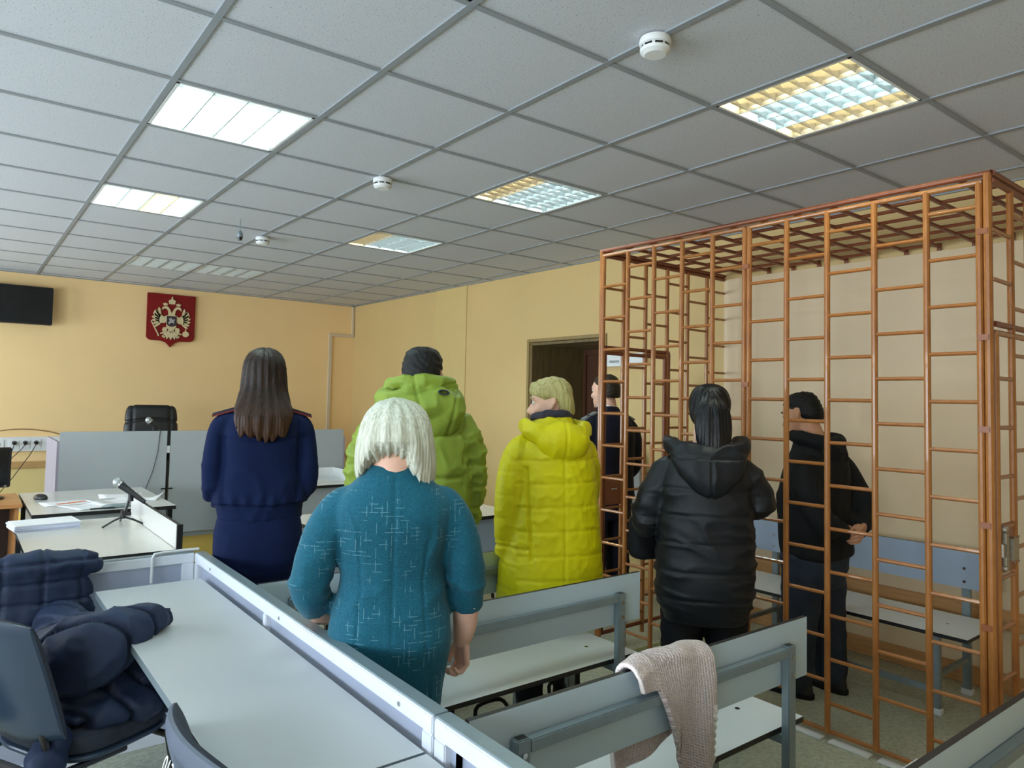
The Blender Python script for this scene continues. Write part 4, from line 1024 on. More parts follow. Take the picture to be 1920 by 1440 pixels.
# ---- 1 woman in navy uniform, long brown hair
s = Person('person in navy blue uniform jacket and trousers with long brown hair, seen from behind', (1.110, 3.315, 0), 17, k=.917); s.brow = 'hair_brown'
hd_, T = head_shapes((0,.0,1.592), 0, .06)
neck = tube([(0,-.02,1.53),(0,-.03,1.46),(0,-.025,1.38)], [.05,.05,.06], 16, 2)
arm = lambda sx: ([s.pt(p) for p in ((sx*.150,-.01,1.34),(sx*.212,-.03,1.22),(sx*.218,-.02,1.07),(sx*.15,.12,.98),(sx*.06,.22,.97))], [.030,.030,.030,.028,.025])
leg = lambda sx: ([(sx*.09,0,.84),(sx*.095,.0,.5),(sx*.095,-.01,.28),(sx*.09,-.02,.09)], [.075,.056,.046,.034])
body = body_mesh(hd_, neck, [(.88,.13,.08),(1.0,.12,.08),(1.2,.11,.08),(1.34,.11,.07),(1.42,.06,.05)], [arm(-1),arm(1)], [leg(-1),leg(1)])
s.hands = [hand_mesh(s.pt((-.045,.235,.965)), (.9,.2,-.25), (.1,-.9,-.3), (0,0,1), (.3,.5,.4), .92), hand_mesh(s.pt((.045,.25,.975)), (-.9,.15,-.25), (-.1,-.9,-.3), (0,0,1), (.3,.5,.4), .92)]
tors = [(.885,.196,.134,0,-.005),(.95,.198,.136,0,-.005),(.968,.214,.148,0,-.008),(1.0,.216,.150,0,-.008),(1.08,.200,.138,0,-.01),(1.18,.190,.130,0,-.012),(1.28,.188,.124,0,-.018),(1.35,.176,.108,0,-.02),(1.40,.150,.090,0,-.02),(1.43,.10,.074,0,-.015),(1.47,.066,.064,0,-.01),(1.50,.06,.06,0,0)]
slv = lambda sx: ([(sx*.135,-.014,1.375),(sx*.188,-.02,1.345),(sx*.213,-.03,1.26),(sx*.222,-.04,1.15),(sx*.220,-.03,1.06),(sx*.195,.05,.99),(sx*.10,.19,.975)], [.050,.056,.052,.049,.048,.048,.042])
def dnavy(P, N):
    back = (P[:,1] < .03); z = P[:,2]; ax = np.abs(P[:,0])
    seam = -.005*np.exp(-((z-1.285-.10*np.clip(ax-.12,0,1))/.005)**2)*back*(ax < .21)
    band = -.012*np.exp(-((z-.962)/.008)**2)-.004*np.exp(-((z-.892)/.004)**2)
    fold = .013*wrinkle(P*np.array([1.3,1,.55]), 8, 2, 3.0)*np.clip((1.28-z)*3,.1,1)
    elbow = .009*wrinkle(P*np.array([.6,.6,1.6]), 12, 5, 2.2)*(ax > .175)*np.exp(-((z-1.08)/.10)**2)
    crease = -.009*np.exp(-((ax-.178-.02*(z-1.1))/.010)**2)*back*(z < 1.30)*(z > .99)
    gath = .006*np.sin(P[:,0]*95+4*wob(P,6,1))*np.exp(-((z-.99)/.03)**2)
    return seam+band+fold+elbow+gath+crease-.006
jk = garment(s, 'uniform_jacket', [loft(tors, 44, 2.6, 4)]+[tube(*slv(q), 20, 5, True) for q in (-1,1)], 'navy', .0075, 3, dnavy)
for sx in (-1,1):
    ep = MB(); mt = Matrix.Translation(s.pt((sx*.172,-.018,1.412))) @ Matrix.Rotation(sx*.30, 4, 'Y')
    ep.box(-.055,.055,-.023,.023,-.006,.010, 0, mt); e = ep.build('epaulette', M['navy_dark'], jk, bevel=.003)
    pq = MB(); pq.box(-.058,.058,-.026,.026,-.006,.002, 0, mt); pq.build('piping', M['redpiping'], e)
trousers(s, 'navy', .95, [([(sx*.092,0,.86),(sx*.098,.0,.64),(sx*.10,-.005,.32),(sx*.10,-.01,.07)], [.082,.078,.072,.070]) for sx in (-1,1)], [(.66,.10,.08),(.70,.145,.11,0,-.01),(.76,.178,.126,0,-.02),(.83,.188,.128,0,-.02),(.90,.186,.122,0,-.015),(1.0,.165,.11)])
shoes(s, [(-.10,.05,0),(.10,.05,0)])
hr = [(1.733,.02,.03,0,-.01),(1.722,.052,.06,0,-.012),(1.70,.078,.088,0,-.015),(1.66,.096,.106,0,-.02),(1.60,.104,.104,0,-.03),(1.53,.110,.09,0,-.05),(1.47,.122,.072,0,-.085),(1.43,.135,.06,0,-.112),(1.39,.132,.05,0,-.135),(1.35,.124,.034,0,-.150),(1.315,.114,.022,0,-.156),(1.30,.106,.012,0,-.158)]
def cuthair(P, N):
    P = P.copy(); z = P[:,2]; k = np.clip((1.40-z)/.09, 0, 1)
    lock = np.abs(np.sin(P[:,0]*70+wob(P,14,1)*2.5))**.6
    P[:,2] -= k*(.030*lock+.014*np.sin(P[:,0]*33+1)-.012)
    side = np.clip((1.61-z)*6,0,1)*np.clip(P[:,1]*18,0,1)
    P[:,1] -= side*np.clip(P[:,1]-.02,0,1)*.8
    return P
shell_mesh(s, 'hair', [loft(hr, 56, 2.1, 4)], 'hair_brown', .0048, 2, lambda P, N: strands(70,.0016,(0,-.04),1.5,17,.0030,1.2)(P,N)-.004*np.exp(-(P[:,0]/.004)**2)*(P[:,2] > 1.66), cuthair, raw=False)
s.finish(body, T)

# ---- 2 woman in the teal dress, platinum bob
s = Person('person in teal dress with pale crossed line print and platinum bob, seen from behind', (1.082, 2.00, 0), 27); s.brow = 'hair_blond'
hd_, T = head_shapes((0,.01,1.372), .05, .10)
neck = tube([(0,-.02,1.32),(0,-.035,1.275),(0,-.03,1.19)], [.066,.070,.074], 16, 2)
la = ([(-.135,-.01,1.15),(-.215,-.03,1.04),(-.24,-.01,.915),(-.205,.10,.82),(-.12,.20,.80)], [.036,.042,.043,.040,.030])
ra = ([(.135,-.01,1.15),(.21,-.03,1.03),(.228,-.01,.905),(.234,.030,.80),(.230,.055,.735)], [.036,.042,.042,.040,.031])
leg = lambda sx: ([(sx*.085,-.01,.66),(sx*.085,-.01,.42),(sx*.08,-.015,.26),(sx*.08,-.02,.08)], [.068,.058,.050,.034])
body = body_mesh(hd_, neck, [(.68,.12,.09,0,-.02),(.8,.14,.10,0,-.02),(1.0,.13,.09),(1.12,.12,.08),(1.2,.07,.06,0,-.02)], [la,ra], [leg(-1),leg(1)], .0075)
s.hands = [hand_mesh((.230,.056,.728), (.02,.10,-1), (-.85,-.45,0), (-.45,.85,0), (.75,1.1,.75), .86), hand_mesh((-.10,.225,.795), (.75,.6,-.2), (.2,-.4,-.9), (0,.3,1), (.4,.6,.4), .86)]
dress = [(.42,.15,.115,0,-.005),(.50,.155,.118,0,-.008),(.62,.166,.126,0,-.014),(.72,.184,.140,0,-.024),(.79,.188,.146,0,-.028),(.88,.172,.134,0,-.018),(.97,.158,.124,0,-.010),(1.06,.166,.128,0,-.016),(1.14,.182,.128,0,-.024),(1.19,.172,.114,0,-.030),(1.23,.140,.098,0,-.032),(1.265,.108,.086,0,-.032),(1.288,.088,.074,0,-.030),(1.300,.080,.068,0,-.028)]
ls = ([(-.10,-.02,1.190),(-.150,-.02,1.165),(-.202,-.028,1.09),(-.232,-.032,.99),(-.242,-.012,.915),(-.225,.045,.862)], [.050,.064,.066,.062,.059,.056])
rs = ([(.10,-.02,1.190),(.150,-.02,1.165),(.198,-.028,1.09),(.224,-.028,.99),(.232,-.010,.905),(.236,.012,.848)], [.050,.064,.065,.060,.056,.053])
def ddress(P, N):
    z, x = P[:,2], P[:,0]; b = (P[:,1] < 0); ax = np.abs(x)
    seam = -.006*np.exp(-(x/.0035)**2)*b*(np.abs(N[:,1]) > .5)*(z < 1.268)
    dart = -.004*np.exp(-((ax-.09-.08*np.abs(z-.95))/.004)**2)*b*(z > .60)*(z < 1.08)
    arms = .010*wrinkle(P*np.array([.6,.6,1.5]), 13, 5, 2.4)*(ax > .17)*np.exp(-((z-.94)/.09)**2)
    pit = .012*wrinkle(P*np.array([1.5,.6,.8]), 11, 8, 2.6)*np.exp(-(((ax-.15)/.05)**2+((z-1.07)/.08)**2))
    hipf = .008*wrinkle(P*np.array([.5,.6,1.3]), 9, 1, 2.6)*np.exp(-((z-.95)/.10)**2)*(ax < .19)
    return seam+dart+arms+pit+hipf+.004*wrinkle(P, 7, 4, 2.6, .6)-.006
garment(s, 'dress', [loft(dress, 52, 2.35, 5), tube(*ls, 22, 5), tube(*rs, 22, 5)], 'dress', .0065, 6, ddress)
hr = [(1.498,.02,.03,0,-.005),(1.488,.052,.058,0,-.008),(1.466,.080,.088,0,-.012),(1.43,.102,.110,0,-.016),(1.38,.115,.118,0,-.02),(1.335,.121,.116,0,-.025),(1.30,.120,.106,0,-.028),(1.275,.114,.096,-.0,-.03),(1.258,.100,.082,0,-.03)]
def bob(P, N):
    P = P.copy(); z = P[:,2]; k = np.clip((1.37-z)/.10, 0, 1)
    th = np.arctan2(P[:,1]+.02, P[:,0])
    back = np.clip(-P[:,1]*14, 0, 1); ctr = np.exp(-((P[:,0]+.02)/.075)**4)
    P[:,2] += k*(back*ctr*.052-(1-ctr)*(.020+.022*np.clip(P[:,0]*12,0,1))+.008*np.sin(th*37+2*wob(P,9,1)))
    tuck = k*back*ctr; P[:,1] += tuck*.035
    f = np.clip(P[:,1]*14,0,1)*np.clip((1.43-z)*9,0,1); P[:,1] -= f*np.clip(P[:,1]-.01,0,1)*.75
    return P
def dbob(P, N):
    x = P[:,0]; part_ = -.004*np.exp(-((x+.03+.5*(P[:,1]+.0))/.004)**2)*(P[:,2] > 1.44)
    return strands(64,.0014,(.01,-.02),1.4,15,.0034,3.5)(P,N)+.004*wrinkle(P*np.array([1,1,.25]), 20, 3, 2)+part_-.003
shell_mesh(s, 'hair', [loft(hr, 56, 2.15, 4)], 'hair_white', .0045, 2, dbob, bob)
shoes(s, [(-.085,.02,0),(.085,.02,0)], .22)
s.finish(body, T)
v, f = tube([(.226+.055*math.cos(a), .010+.054*math.sin(a), .855) for a in [2*PI*k/16 for k in range(-3,4)]], .004, 6)
o = MB().raw(v, f).build('cuff_studs', M['chrome'], s.o); o['label'] = 'row of small silver studs on the sleeve cuff'

# ---- 3 woman in the long yellow coat
s = Person('person in long yellow quilted coat with short blond hair, face turned sideways', (2.235, 2.598, 0), 24); s.brow = 'hair_blond'
HY = -1.24
hd_, T = head_shapes((0,.035,1.487), HY, .10, .98)
neck = tube([(0,.01,1.42),(0,-.01,1.35),(0,-.01,1.26)], [.053,.055,.06], 16, 2)
la = ([(-.13,-.02,1.25),(-.21,-.05,1.10),(-.215,-.04,.92),(-.21,-.01,.79)], [.036,.038,.036,.028]); ra = ([(.13,-.01,1.25),(.21,.03,1.08),(.20,.10,.96),(.08,.22,.95)], [.036,.038,.036,.028])
leg = lambda sx: ([(sx*.09,0,.74),(sx*.09,.0,.44),(sx*.085,-.01,.26),(sx*.08,-.02,.08)], [.08,.058,.05,.036])
body = body_mesh(hd_, neck, [(.7,.15,.11),(.9,.15,.11),(1.1,.14,.11),(1.25,.12,.09),(1.31,.07,.06)], [la,ra], [leg(-1),leg(1)])
s.hands = [hand_mesh((-.210,-.005,.775), (.05,.12,-1), (.85,-.3,0), (.2,1,0), (.75,1.0,.7), .9), hand_mesh((.07,.235,.948), (-.9,.25,-.1), (0,-1,0), (0,0,1), (.5,.7,.5), .9)]
coat = [(.555,.255,.200,0,-.012),(.60,.258,.203,0,-.012),(.72,.250,.200,0,-.014),(.85,.238,.194,0,-.016),(1.0,.224,.182,0,-.018),(1.12,.212,.172,0,-.022),(1.22,.196,.156,0,-.026),(1.29,.172,.134,0,-.028),(1.345,.135,.112,0,-.022),(1.395,.105,.096,0,-.01),(1.425,.09,.088,0,0)]
ls = ([(-.11,-.02,1.295),(-.165,-.035,1.245),(-.205,-.055,1.13),(-.218,-.055,.98),(-.212,-.03,.85),(-.208,-.015,.79)], [.062,.080,.078,.072,.066,.063])
rs = ([(.11,-.01,1.295),(.155,.0,1.245),(.19,.03,1.14),(.195,.07,1.02),(.15,.15,.965),(.09,.215,.95)], [.062,.076,.070,.064,.058,.054])
qz = quilt([.595,.70,.805,.91,1.015,1.12,1.225], .005, .006)
def dyel(P, N):
    z = P[:,2]; ax = np.abs(P[:,0]); body_ = (P[:,0] > -.20)
    vs = -.005*np.exp(-((P[:,0]-.01)/.005)**2)*(N[:,1] < -.3)-.001*np.exp(-((ax-.13)/.006)**2)*(N[:,1] < -.3)
    w1 = .0065*wrinkle(P*np.array([.8,1,1.4]), 24, 5, 2.4)*(.5+.5*wob(P, 6, 2))
    pit = .014*wrinkle(P*np.array([1.3,.8,.6]), 10, 3, 3)*np.exp(-(((P[:,0]+.17)/.05)**2+((z-1.08)/.22)**2))
    cuff = -.010*np.exp(-((z-.835)/.006)**2)*(P[:,0] < -.15)*(P[:,1] < .05)
    pit = pit-.016*np.exp(-((P[:,0]+.150+.05*np.clip(z-1.0,0,1)-.04*np.clip(1.0-z,0,1))/.007)**2)*(N[:,1] < -.2)*(z > .79)*(z < 1.20)
    return np.where(body_, qz(z+.012*wob(P,5,3)), .5*qz(z+.05))+vs+w1+pit+cuff-.008
cj = garment(s, 'coat', [loft(coat, 52, 2.3, 5), tube(*ls, 22, 5), tube(*rs, 22, 5)], 'yellow', .0075, 3, dyel)
hood = [tube([(-.115,.05,1.385),(-.135,-.04,1.378),(-.105,-.115,1.350),(0,-.15,1.33),(.105,-.115,1.350),(.135,-.04,1.378),(.115,.05,1.385)], [.026,.036,.044,.048,.044,.036,.026], 18, 4, True),
        xf(ell((0,0,0),(.130,.078,.098)), lambda q: Vector((.012,-.140-.35*q.z*.3,1.31))+q)]
garment(s, 'hood', hood, 'yellow', .0075, 5, lambda P, N: .009*wrinkle(P, 15, 1, 2.2)-.006*np.exp(-((P[:,0]-.01)/.005)**2)-.005)
garment(s, 'scarf', [tube([(.078*math.cos(a), .012+.078*math.sin(a), 1.418-.014*math.sin(a)) for a in [2*PI*k/12 for k in range(13)]], .022, 12, 2, True)], 'scarf', .007, 2, lambda P, N: .006*wrinkle(P, 25, 2))
trousers(s, 'trouser_black', .8, [([(sx*.09,0,.70),(sx*.09,.0,.5),(sx*.09,-.005,.3),(sx*.09,-.01,.06)], [.088,.078,.066,.06]) for sx in (-1,1)], [(.60,.14,.11),(.72,.18,.13),(.8,.17,.12)])
shoes(s, [(-.09,.05,0),(.09,.05,0)], .25)
# short layered hair: clear of the ear and cheek, fuller at the crown and back
hrs = [xf(loft([(.126,.02,.03,0,-.010),(.119,.052,.056,0,-.008),(.100,.076,.088,0,-.006),(.070,.089,.106,0,-.006),(.035,.091,.096,0,-.022),(.0,.086,.056,0,-.064),(-.035,.076,.042,0,-.074),(-.065,.060,.032,0,-.074),(-.085,.042,.018,0,-.074)], 48, 2.1, 4), T)]
shell_mesh(s, 'hair', hrs, 'hair_blond', .0045, 2, lambda P, N: .0016*np.sin(230*(P[:,0]*.8+P[:,2]*.25)+5*wob(P,14,2))+.009*wrinkle(P*np.array([1,1,.55]), 17, 4, 1.6)-.004)
s.finish(body, T)

# ---- 4 man in the lime jacket
s = Person('person in lime green puffer jacket with a big hood and cropped dark hair', (1.515, 2.605, 0), 27, 'skin_tan', .76); s.brow = 'hair_dark'
HL = (.015,.035,1.588)
hd_, T = head_shapes(HL, .30, .05, 1.0)
neck = tube([(.01,.01,1.53),(.005,-.005,1.46),(0,-.01,1.37)], [.055,.057,.065], 16, 2)
arm = lambda sx: ([s.pt(p) for p in ((sx*.19,-.01,1.34),(sx*.28,.0,1.2),(sx*.30,.05,1.0),(sx*.28,.12,.84))], [.038,.038,.036,.028])
leg = lambda sx: ([(sx*.09,0,.86),(sx*.095,.0,.5),(sx*.095,-.01,.28),(sx*.095,-.02,.09)], [.08,.060,.048,.036])
body = body_mesh(hd_, neck, [(.85,.15,.11),(1.1,.15,.11),(1.32,.14,.09),(1.42,.07,.06)], [arm(-1),arm(1)], [leg(-1),leg(1)])
s.hands = [hand_mesh(s.pt((-.28,.13,.80)), (.1,.2,-1), (.95,.1,0), (0,1,0), (.4,.6,.4)), hand_mesh(s.pt((.285,.13,.78)), (-.1,.2,-1), (-.95,.1,0), (0,1,0), (.4,.6,.4))]
jkt = [(.72,.265,.205,0,-.01),(.76,.275,.215,0,-.01),(.92,.282,.22,0,-.012),(1.08,.284,.218,0,-.016),(1.22,.276,.20,0,-.022),(1.33,.250,.172,0,-.026),(1.42,.20,.145,0,-.02),(1.49,.15,.125,0,-.01),(1.54,.115,.11,0,0)]
slv = lambda sx: ([(sx*.15,-.015,1.37),(sx*.23,-.015,1.31),(sx*.28,.0,1.18),(sx*.295,.03,1.03),(sx*.285,.085,.88),(sx*.272,.115,.76)], [.08,.100,.098,.090,.082,.068])
qb = quilt([.85,1.085,1.31], .014, .011); qs = quilt([.80,.90,1.01,1.13,1.26], .008, .010)
def dlime(P, N):
    arm = np.abs(P[:,0]) > .225
    vs = -.006*np.exp(-((np.abs(P[:,0])-.235)/.006)**2)*(P[:,1] < 0)
    return np.where(arm, qs(P[:,2]+.15*P[:,1]), qb(P[:,2]))+vs+.013*wrinkle(P*np.array([1,1,1.2]), 11, 7, 2.6)+.010*wrinkle(P*np.array([1,1,2.2]), 12, 3, 2.6)*arm-.010
garment(s, 'puffer_jacket', [loft(jkt, 48, 2.5, 5)]+[tube(*slv(q), 22, 5, True) for q in (-1,1)], 'lime', .0075, 4, dlime)
hood = [tube([(-.15,.08,1.49),(-.185,-.02,1.49),(-.15,-.13,1.465),(.02,-.19,1.45),(.16,-.13,1.465),(.185,-.02,1.49),(.155,.08,1.49)], [.045,.058,.07,.078,.07,.058,.045], 20, 4, True),
        xf(ell((0,0,0),(.150,.092,.140)), lambda q: Vector((.09,-.150,1.42))+q), xf(ell((0,0,0),(.14,.08,.10)), lambda q: Vector((-.05,-.150,1.46))+q),
        tube([(-.13,.09,1.545),(-.15,-.03,1.57),(.01,-.115,1.585),(.165,-.03,1.57),(.14,.09,1.545)], [.03,.038,.042,.038,.03], 16, 4, True)]
def dhood(P, N):
    x = P[:,0]-.06
    return .012*wrinkle(P, 12, 2, 2.2)-.010*np.exp(-((np.abs(x-.02)-.085-.2*(P[:,2]-1.42))/.007)**2)*(P[:,1] < -.05)-.008*np.exp(-((P[:,2]-1.535-.25*P[:,0])/.007)**2)-.006
hd2 = garment(s, 'hood', hood, 'lime', .0075, 4, dhood)
n = 20; V = []
for rr, rz, oy in ((.030,.014,0.), (.022,.008,-.001)):
    for k in range(n):
        a = 2*PI*k/n; x = .112+rr*math.cos(a); V.append(s.pt((x, -.228+oy+.8*(x-.09)**2, 1.530+rz*math.sin(a)-.12*(x-.112))))
V2 = [(q.x, q.y+.05, q.z) for q in V]; V = [tuple(q) for q in V]
F = [(k, (k+1)%n, n+(k+1)%n, n+k) for k in range(n)]+[(k, (k+1)%n, 2*n+(k+1)%n, 2*n+k) for k in range(n)]+[(n+k, n+(k+1)%n, 3*n+(k+1)%n, 3*n+k) for k in range(n)]
pt_ = MB().raw(V+V2, F).build('hood_patch', M['navy_dark'], hd2); pt_['label'] = 'small dark oval patch'
garment(s, 'collar', [tube([(.01+.085*math.cos(a), .02+.085*math.sin(a), 1.545) for a in [2*PI*k/12 for k in range(13)]], .03, 12, 2, True)], 'lime_dark', .008, 2, None)
trousers(s, 'trouser', .95, [([(sx*.095,0,.86),(sx*.10,.0,.62),(sx*.10,-.005,.32),(sx*.10,-.01,.06)], [.090,.084,.076,.070]) for sx in (-1,1)], [(.74,.14,.11),(.84,.18,.13),(.96,.18,.13)])
shoes(s, [(-.10,.05,0),(.10,.05,.1)], .28)
hrs = [xf(loft([(.122,.02,.03,0,-.012),(.114,.052,.058,0,-.012),(.094,.070,.084,0,-.012),(.06,.081,.098,0,-.014),(.02,.081,.091,0,-.030),(-.015,.078,.070,0,-.052),(-.05,.066,.044,0,-.068),(-.08,.050,.026,0,-.072)], 44, 2.1, 4), T)]
shell_mesh(s, 'hair', hrs, 'hair_dark', .0045, 3, lambda P, N: .0012*np.sin(P[:,2]*210+P[:,0]*160+wob(P,25,1)*6)+.0025*wrinkle(P, 38, 2)-.001)
s.finish(body, T)

# ---- 5 police officer beyond the cage
s = Person('person in dark police uniform standing by the door niche, behind the cage end', (3.58, 3.575, 0), 6); s.brow = 'hair_police'
hd_, T = head_shapes((0,.03,1.572), -.25, .03)
neck = tube([(0,.0,1.51),(0,-.015,1.44),(0,-.01,1.36)], [.056,.058,.07], 16, 2)
arm = lambda sx: ([(sx*.17,-.01,1.34),(sx*.21,-.02,1.2),(sx*.215,.0,1.05),(sx*.19,.12,.95),(sx*.10,.22,.95)], [.052,.046,.042,.036,.027])
leg = lambda sx: ([(sx*.10,0,.82),(sx*.10,.0,.5),(sx*.10,-.01,.28),(sx*.10,-.02,.09)], [.088,.064,.052,.038])
body = body_mesh(hd_, neck, [(.8,.17,.12),(1.0,.165,.12),(1.25,.17,.11),(1.36,.13,.09),(1.42,.08,.07)], [arm(-1),arm(1)], [leg(-1),leg(1)])
s.hands = [hand_mesh((-.085,.23,.95), (.9,.2,-.2), (.1,-.9,-.3), (0,0,1), (.4,.6,.4)), hand_mesh((.085,.245,.955), (-.9,.15,-.2), (-.1,-.9,-.3), (0,0,1), (.4,.6,.4))]
uj = [(.84,.205,.15,0,-.005),(.92,.202,.148,0,0),(1.05,.196,.145,0,0),(1.2,.202,.145,0,-.01),(1.3,.195,.13,0,-.015),(1.38,.15,.105,0,-.015),(1.42,.095,.085,0,-.01),(1.465,.07,.07,0,0)]
slv = lambda sx: ([(sx*.15,-.01,1.35),(sx*.20,-.02,1.28),(sx*.222,-.025,1.16),(sx*.226,-.01,1.05),(sx*.20,.08,.975),(sx*.125,.19,.955)], [.06,.068,.064,.06,.054,.046])
jk = garment(s, 'uniform_jacket', [loft(uj, 44, 2.5, 4)]+[tube(*slv(q), 20, 5, True) for q in (-1,1)], 'police', .0095, 4, lambda P, N: .007*wrinkle(P, 9, 3, 2.4, .7)-.003)
pa = MB()
mt = Matrix.Translation((-.287,-.03,1.235)) @ Matrix.Rotation(.12, 4, 'Y')
e1 = MB().box(-.004,.03,-.03,.03,.018,.045,0,mt).box(-.004,.03,-.03,.03,-.004,.004,0,mt).build('sleeve_patch', M['white'], jk)
MB().box(-.005,.03,-.03,.03,.004,.018,0,mt).build('patch_stripe', M['redpiping'], e1)
v, f = ell((0,0,-.035),(.006,.026,.034)); MB().raw(xf((v,f), lambda q: mt @ q)[0], f).build('patch_badge', M['gold'], e1, smooth=True)
for sx in (-1,1):
    mt = Matrix.Translation((sx*.165,-.012,1.395)) @ Matrix.Rotation(sx*.42, 4, 'Y'); MB().box(-.06,.06,-.026,.026,-.004,.01,0,mt).build('epaulette', M['steel'], jk, bevel=.003)
garment(s, 'shirt_collar', [tube([(.062*math.cos(a), .005+.064*math.sin(a), 1.468) for a in [2*PI*k/12 for k in range(13)]], .010, 10, 1, True)], 'white', .006, 1)
trousers(s, 'police', .9, [([(sx*.10,0,.82),(sx*.10,.0,.6),(sx*.105,-.005,.3),(sx*.105,-.01,.06)], [.10,.09,.078,.07]) for sx in (-1,1)], [(.70,.15,.12),(.80,.19,.135),(.9,.185,.13)])
shoes(s, [(-.105,.05,0),(.105,.05,0)], .29)
Rh = Matrix.Rotation(.25, 3, 'Z')
hrs = [xf(loft([(1.690,.02,.03,0,-.012),(1.682,.05,.056,0,-.012),(1.66,.068,.082,0,-.012),(1.63,.0775,.094,0,-.014),(1.595,.0775,.082,0,-.034),(1.56,.074,.060,0,-.058),(1.525,.06,.036,0,-.072)], 44, 2.1, 4), lambda q: Rh @ q+Vector((0,.03,0)))]
shell_mesh(s, 'hair', hrs, 'hair_police', .0055, 3, lambda P, N: .0012*np.sin(P[:,2]*260+wob(P,25,1)*6))
s.finish(body, T)

# ---- 6 woman in the black coat
s = Person('person in black hooded quilted coat with tied black hair, standing before the cage', (2.70, 2.07, 0), 47); s.brow = 'hair_black'
hd_, T = head_shapes((.022,.03,1.47), .12, .12, .97)
neck = tube([(0,.0,1.41),(0,-.015,1.34),(0,-.01,1.26)], [.052,.055,.07], 16, 2)
la = ([(-.13,-.01,1.18),(-.22,-.01,1.07),(-.255,.02,.95),(-.20,.17,.96),(-.12,.27,1.0)], [.05,.046,.042,.034,.027]); ra = ([(.13,-.01,1.18),(.21,-.02,1.11),(.232,.0,1.05),(.20,.16,1.04),(.13,.26,1.06)], [.05,.046,.042,.034,.027])
leg = lambda sx: ([(sx*.095,0,.74),(sx*.095,.0,.44),(sx*.09,-.01,.26),(sx*.085,-.02,.08)], [.09,.064,.05,.036])
body = body_mesh(hd_, neck, [(.7,.17,.12),(.9,.17,.12),(1.05,.15,.11),(1.18,.12,.09),(1.24,.07,.06)], [la,ra], [leg(-1),leg(1)])
s.hands = [hand_mesh((-.11,.285,1.0), (.6,.7,.1), (.2,-.3,-.9), (0,0,1), (.5,.7,.5), .9), hand_mesh((.12,.275,1.06), (-.6,.7,.1), (-.2,-.3,-.9), (0,0,1), (.5,.7,.5), .9)]
coat = [(.535,.180,.150,0,-.01),(.57,.192,.162,0,-.01),(.66,.216,.178,0,-.012),(.78,.220,.178,0,-.014),(.92,.212,.172,0,-.014),(1.05,.206,.165,0,-.018),(1.15,.200,.152,0,-.022),(1.215,.180,.134,0,-.026),(1.265,.145,.112,0,-.022),(1.305,.11,.095,0,-.015)]
ls = ([(-.11,-.012,1.215),(-.165,-.015,1.175),(-.222,-.015,1.07),(-.258,.01,.965),(-.225,.10,.955),(-.14,.23,.985)], [.064,.078,.078,.074,.066,.056])
rs = ([(.11,-.012,1.215),(.165,-.015,1.18),(.212,-.02,1.11),(.232,.0,1.05),(.20,.12,1.035),(.145,.23,1.05)], [.064,.076,.074,.070,.062,.054])
qz = quilt([.655,.775,.895,1.015,1.125], .005, .006)
def dblk(P, N):
    z = P[:,2]; ax = np.abs(P[:,0])
    side = .012*wrinkle(P*np.array([.5,.7,1.9]), 12, 4, 2.6)*np.clip((ax-.03)*7,.15,1)
    diag = .010*wrinkle(np.stack([P[:,0]*.4, P[:,1], P[:,2]*1.5+P[:,0]*.8], 1), 10, 6, 3)*np.exp(-((z-.98)/.14)**2)
    return np.where(ax < .205, qz(z+.01*wob(P,4,2)), .5*qz(z+.03))+side+diag-.006
garment(s, 'coat', [loft(coat, 52, 2.4, 5), tube(*ls, 22, 5), tube(*rs, 22, 5)], 'blacknylon', .0075, 3, dblk)
hood = [tube([(-.135,.06,1.315),(-.165,-.03,1.315),(-.135,-.105,1.295),(0,-.14,1.275),(.135,-.105,1.298),(.168,-.03,1.322),(.14,.06,1.325)], [.022,.030,.034,.036,.034,.032,.024], 18, 4, True, ((0,0,1), 1.25)),
        loft([(1.085,.015,.012,.015,-.170),(1.11,.055,.030,.015,-.172),(1.15,.098,.046,.012,-.168),(1.20,.140,.058,.008,-.155),(1.25,.165,.070,0,-.130),(1.295,.165,.075,0,-.10)], 36, 2.1, 3)]
garment(s, 'hood', hood, 'blacknylon', .0075, 5, lambda P, N: .009*wrinkle(P*np.array([.7,1,1.2]), 14, 6, 2.2)-.009*np.exp(-((P[:,0]-.012)/.005)**2)*(P[:,2] < 1.26)-.006*np.exp(-((P[:,2]-1.262)/.005)**2)-.004)
trousers(s, 'trouser_black', .8, [([(sx*.095,0,.72),(sx*.097,.0,.5),(sx*.098,-.005,.3),(sx*.098,-.01,.06)], [.10,.092,.084,.078]) for sx in (-1,1)], [(.55,.15,.11),(.66,.185,.135),(.78,.18,.13)])
shoes(s, [(-.10,.05,0),(.10,.05,0)], .25)
hrs = [xf(loft([(.122,.02,.03,0,-.008),(.114,.050,.055,0,-.008),(.094,.076,.088,0,-.004),(.055,.092,.104,0,-.006),(.012,.095,.094,0,-.020),(-.03,.089,.07,0,-.045),(-.065,.074,.05,0,-.062),(-.09,.058,.036,0,-.07)], 48, 2.1, 4), T),
       tube([(.02,-.065,1.50),(.022,-.098,1.45),(.024,-.112,1.38),(.026,-.125,1.32),(.028,-.140,1.272)], [.055,.078,.078,.066,.034], 22, 4, True, ((0,1,0), .5))]
shell_mesh(s, 'hair', hrs, 'hair_black', .0048, 3, strands(50,.0012,(.02,-.03),1.5,13,.0022,1.2), lambda P, N: P-np.array([0,0,1])*(np.clip((1.36-P[:,2])/.08,0,1)*.022*np.abs(np.sin(P[:,0]*90)))[:,None])
s.finish(body, T)
v, f = tube([(.098,.03,1.435),(.100,.028,1.41),(.099,.026,1.382)], .0022, 6); er = MB().raw(v, f).build('earring', M['gold'], s.o)

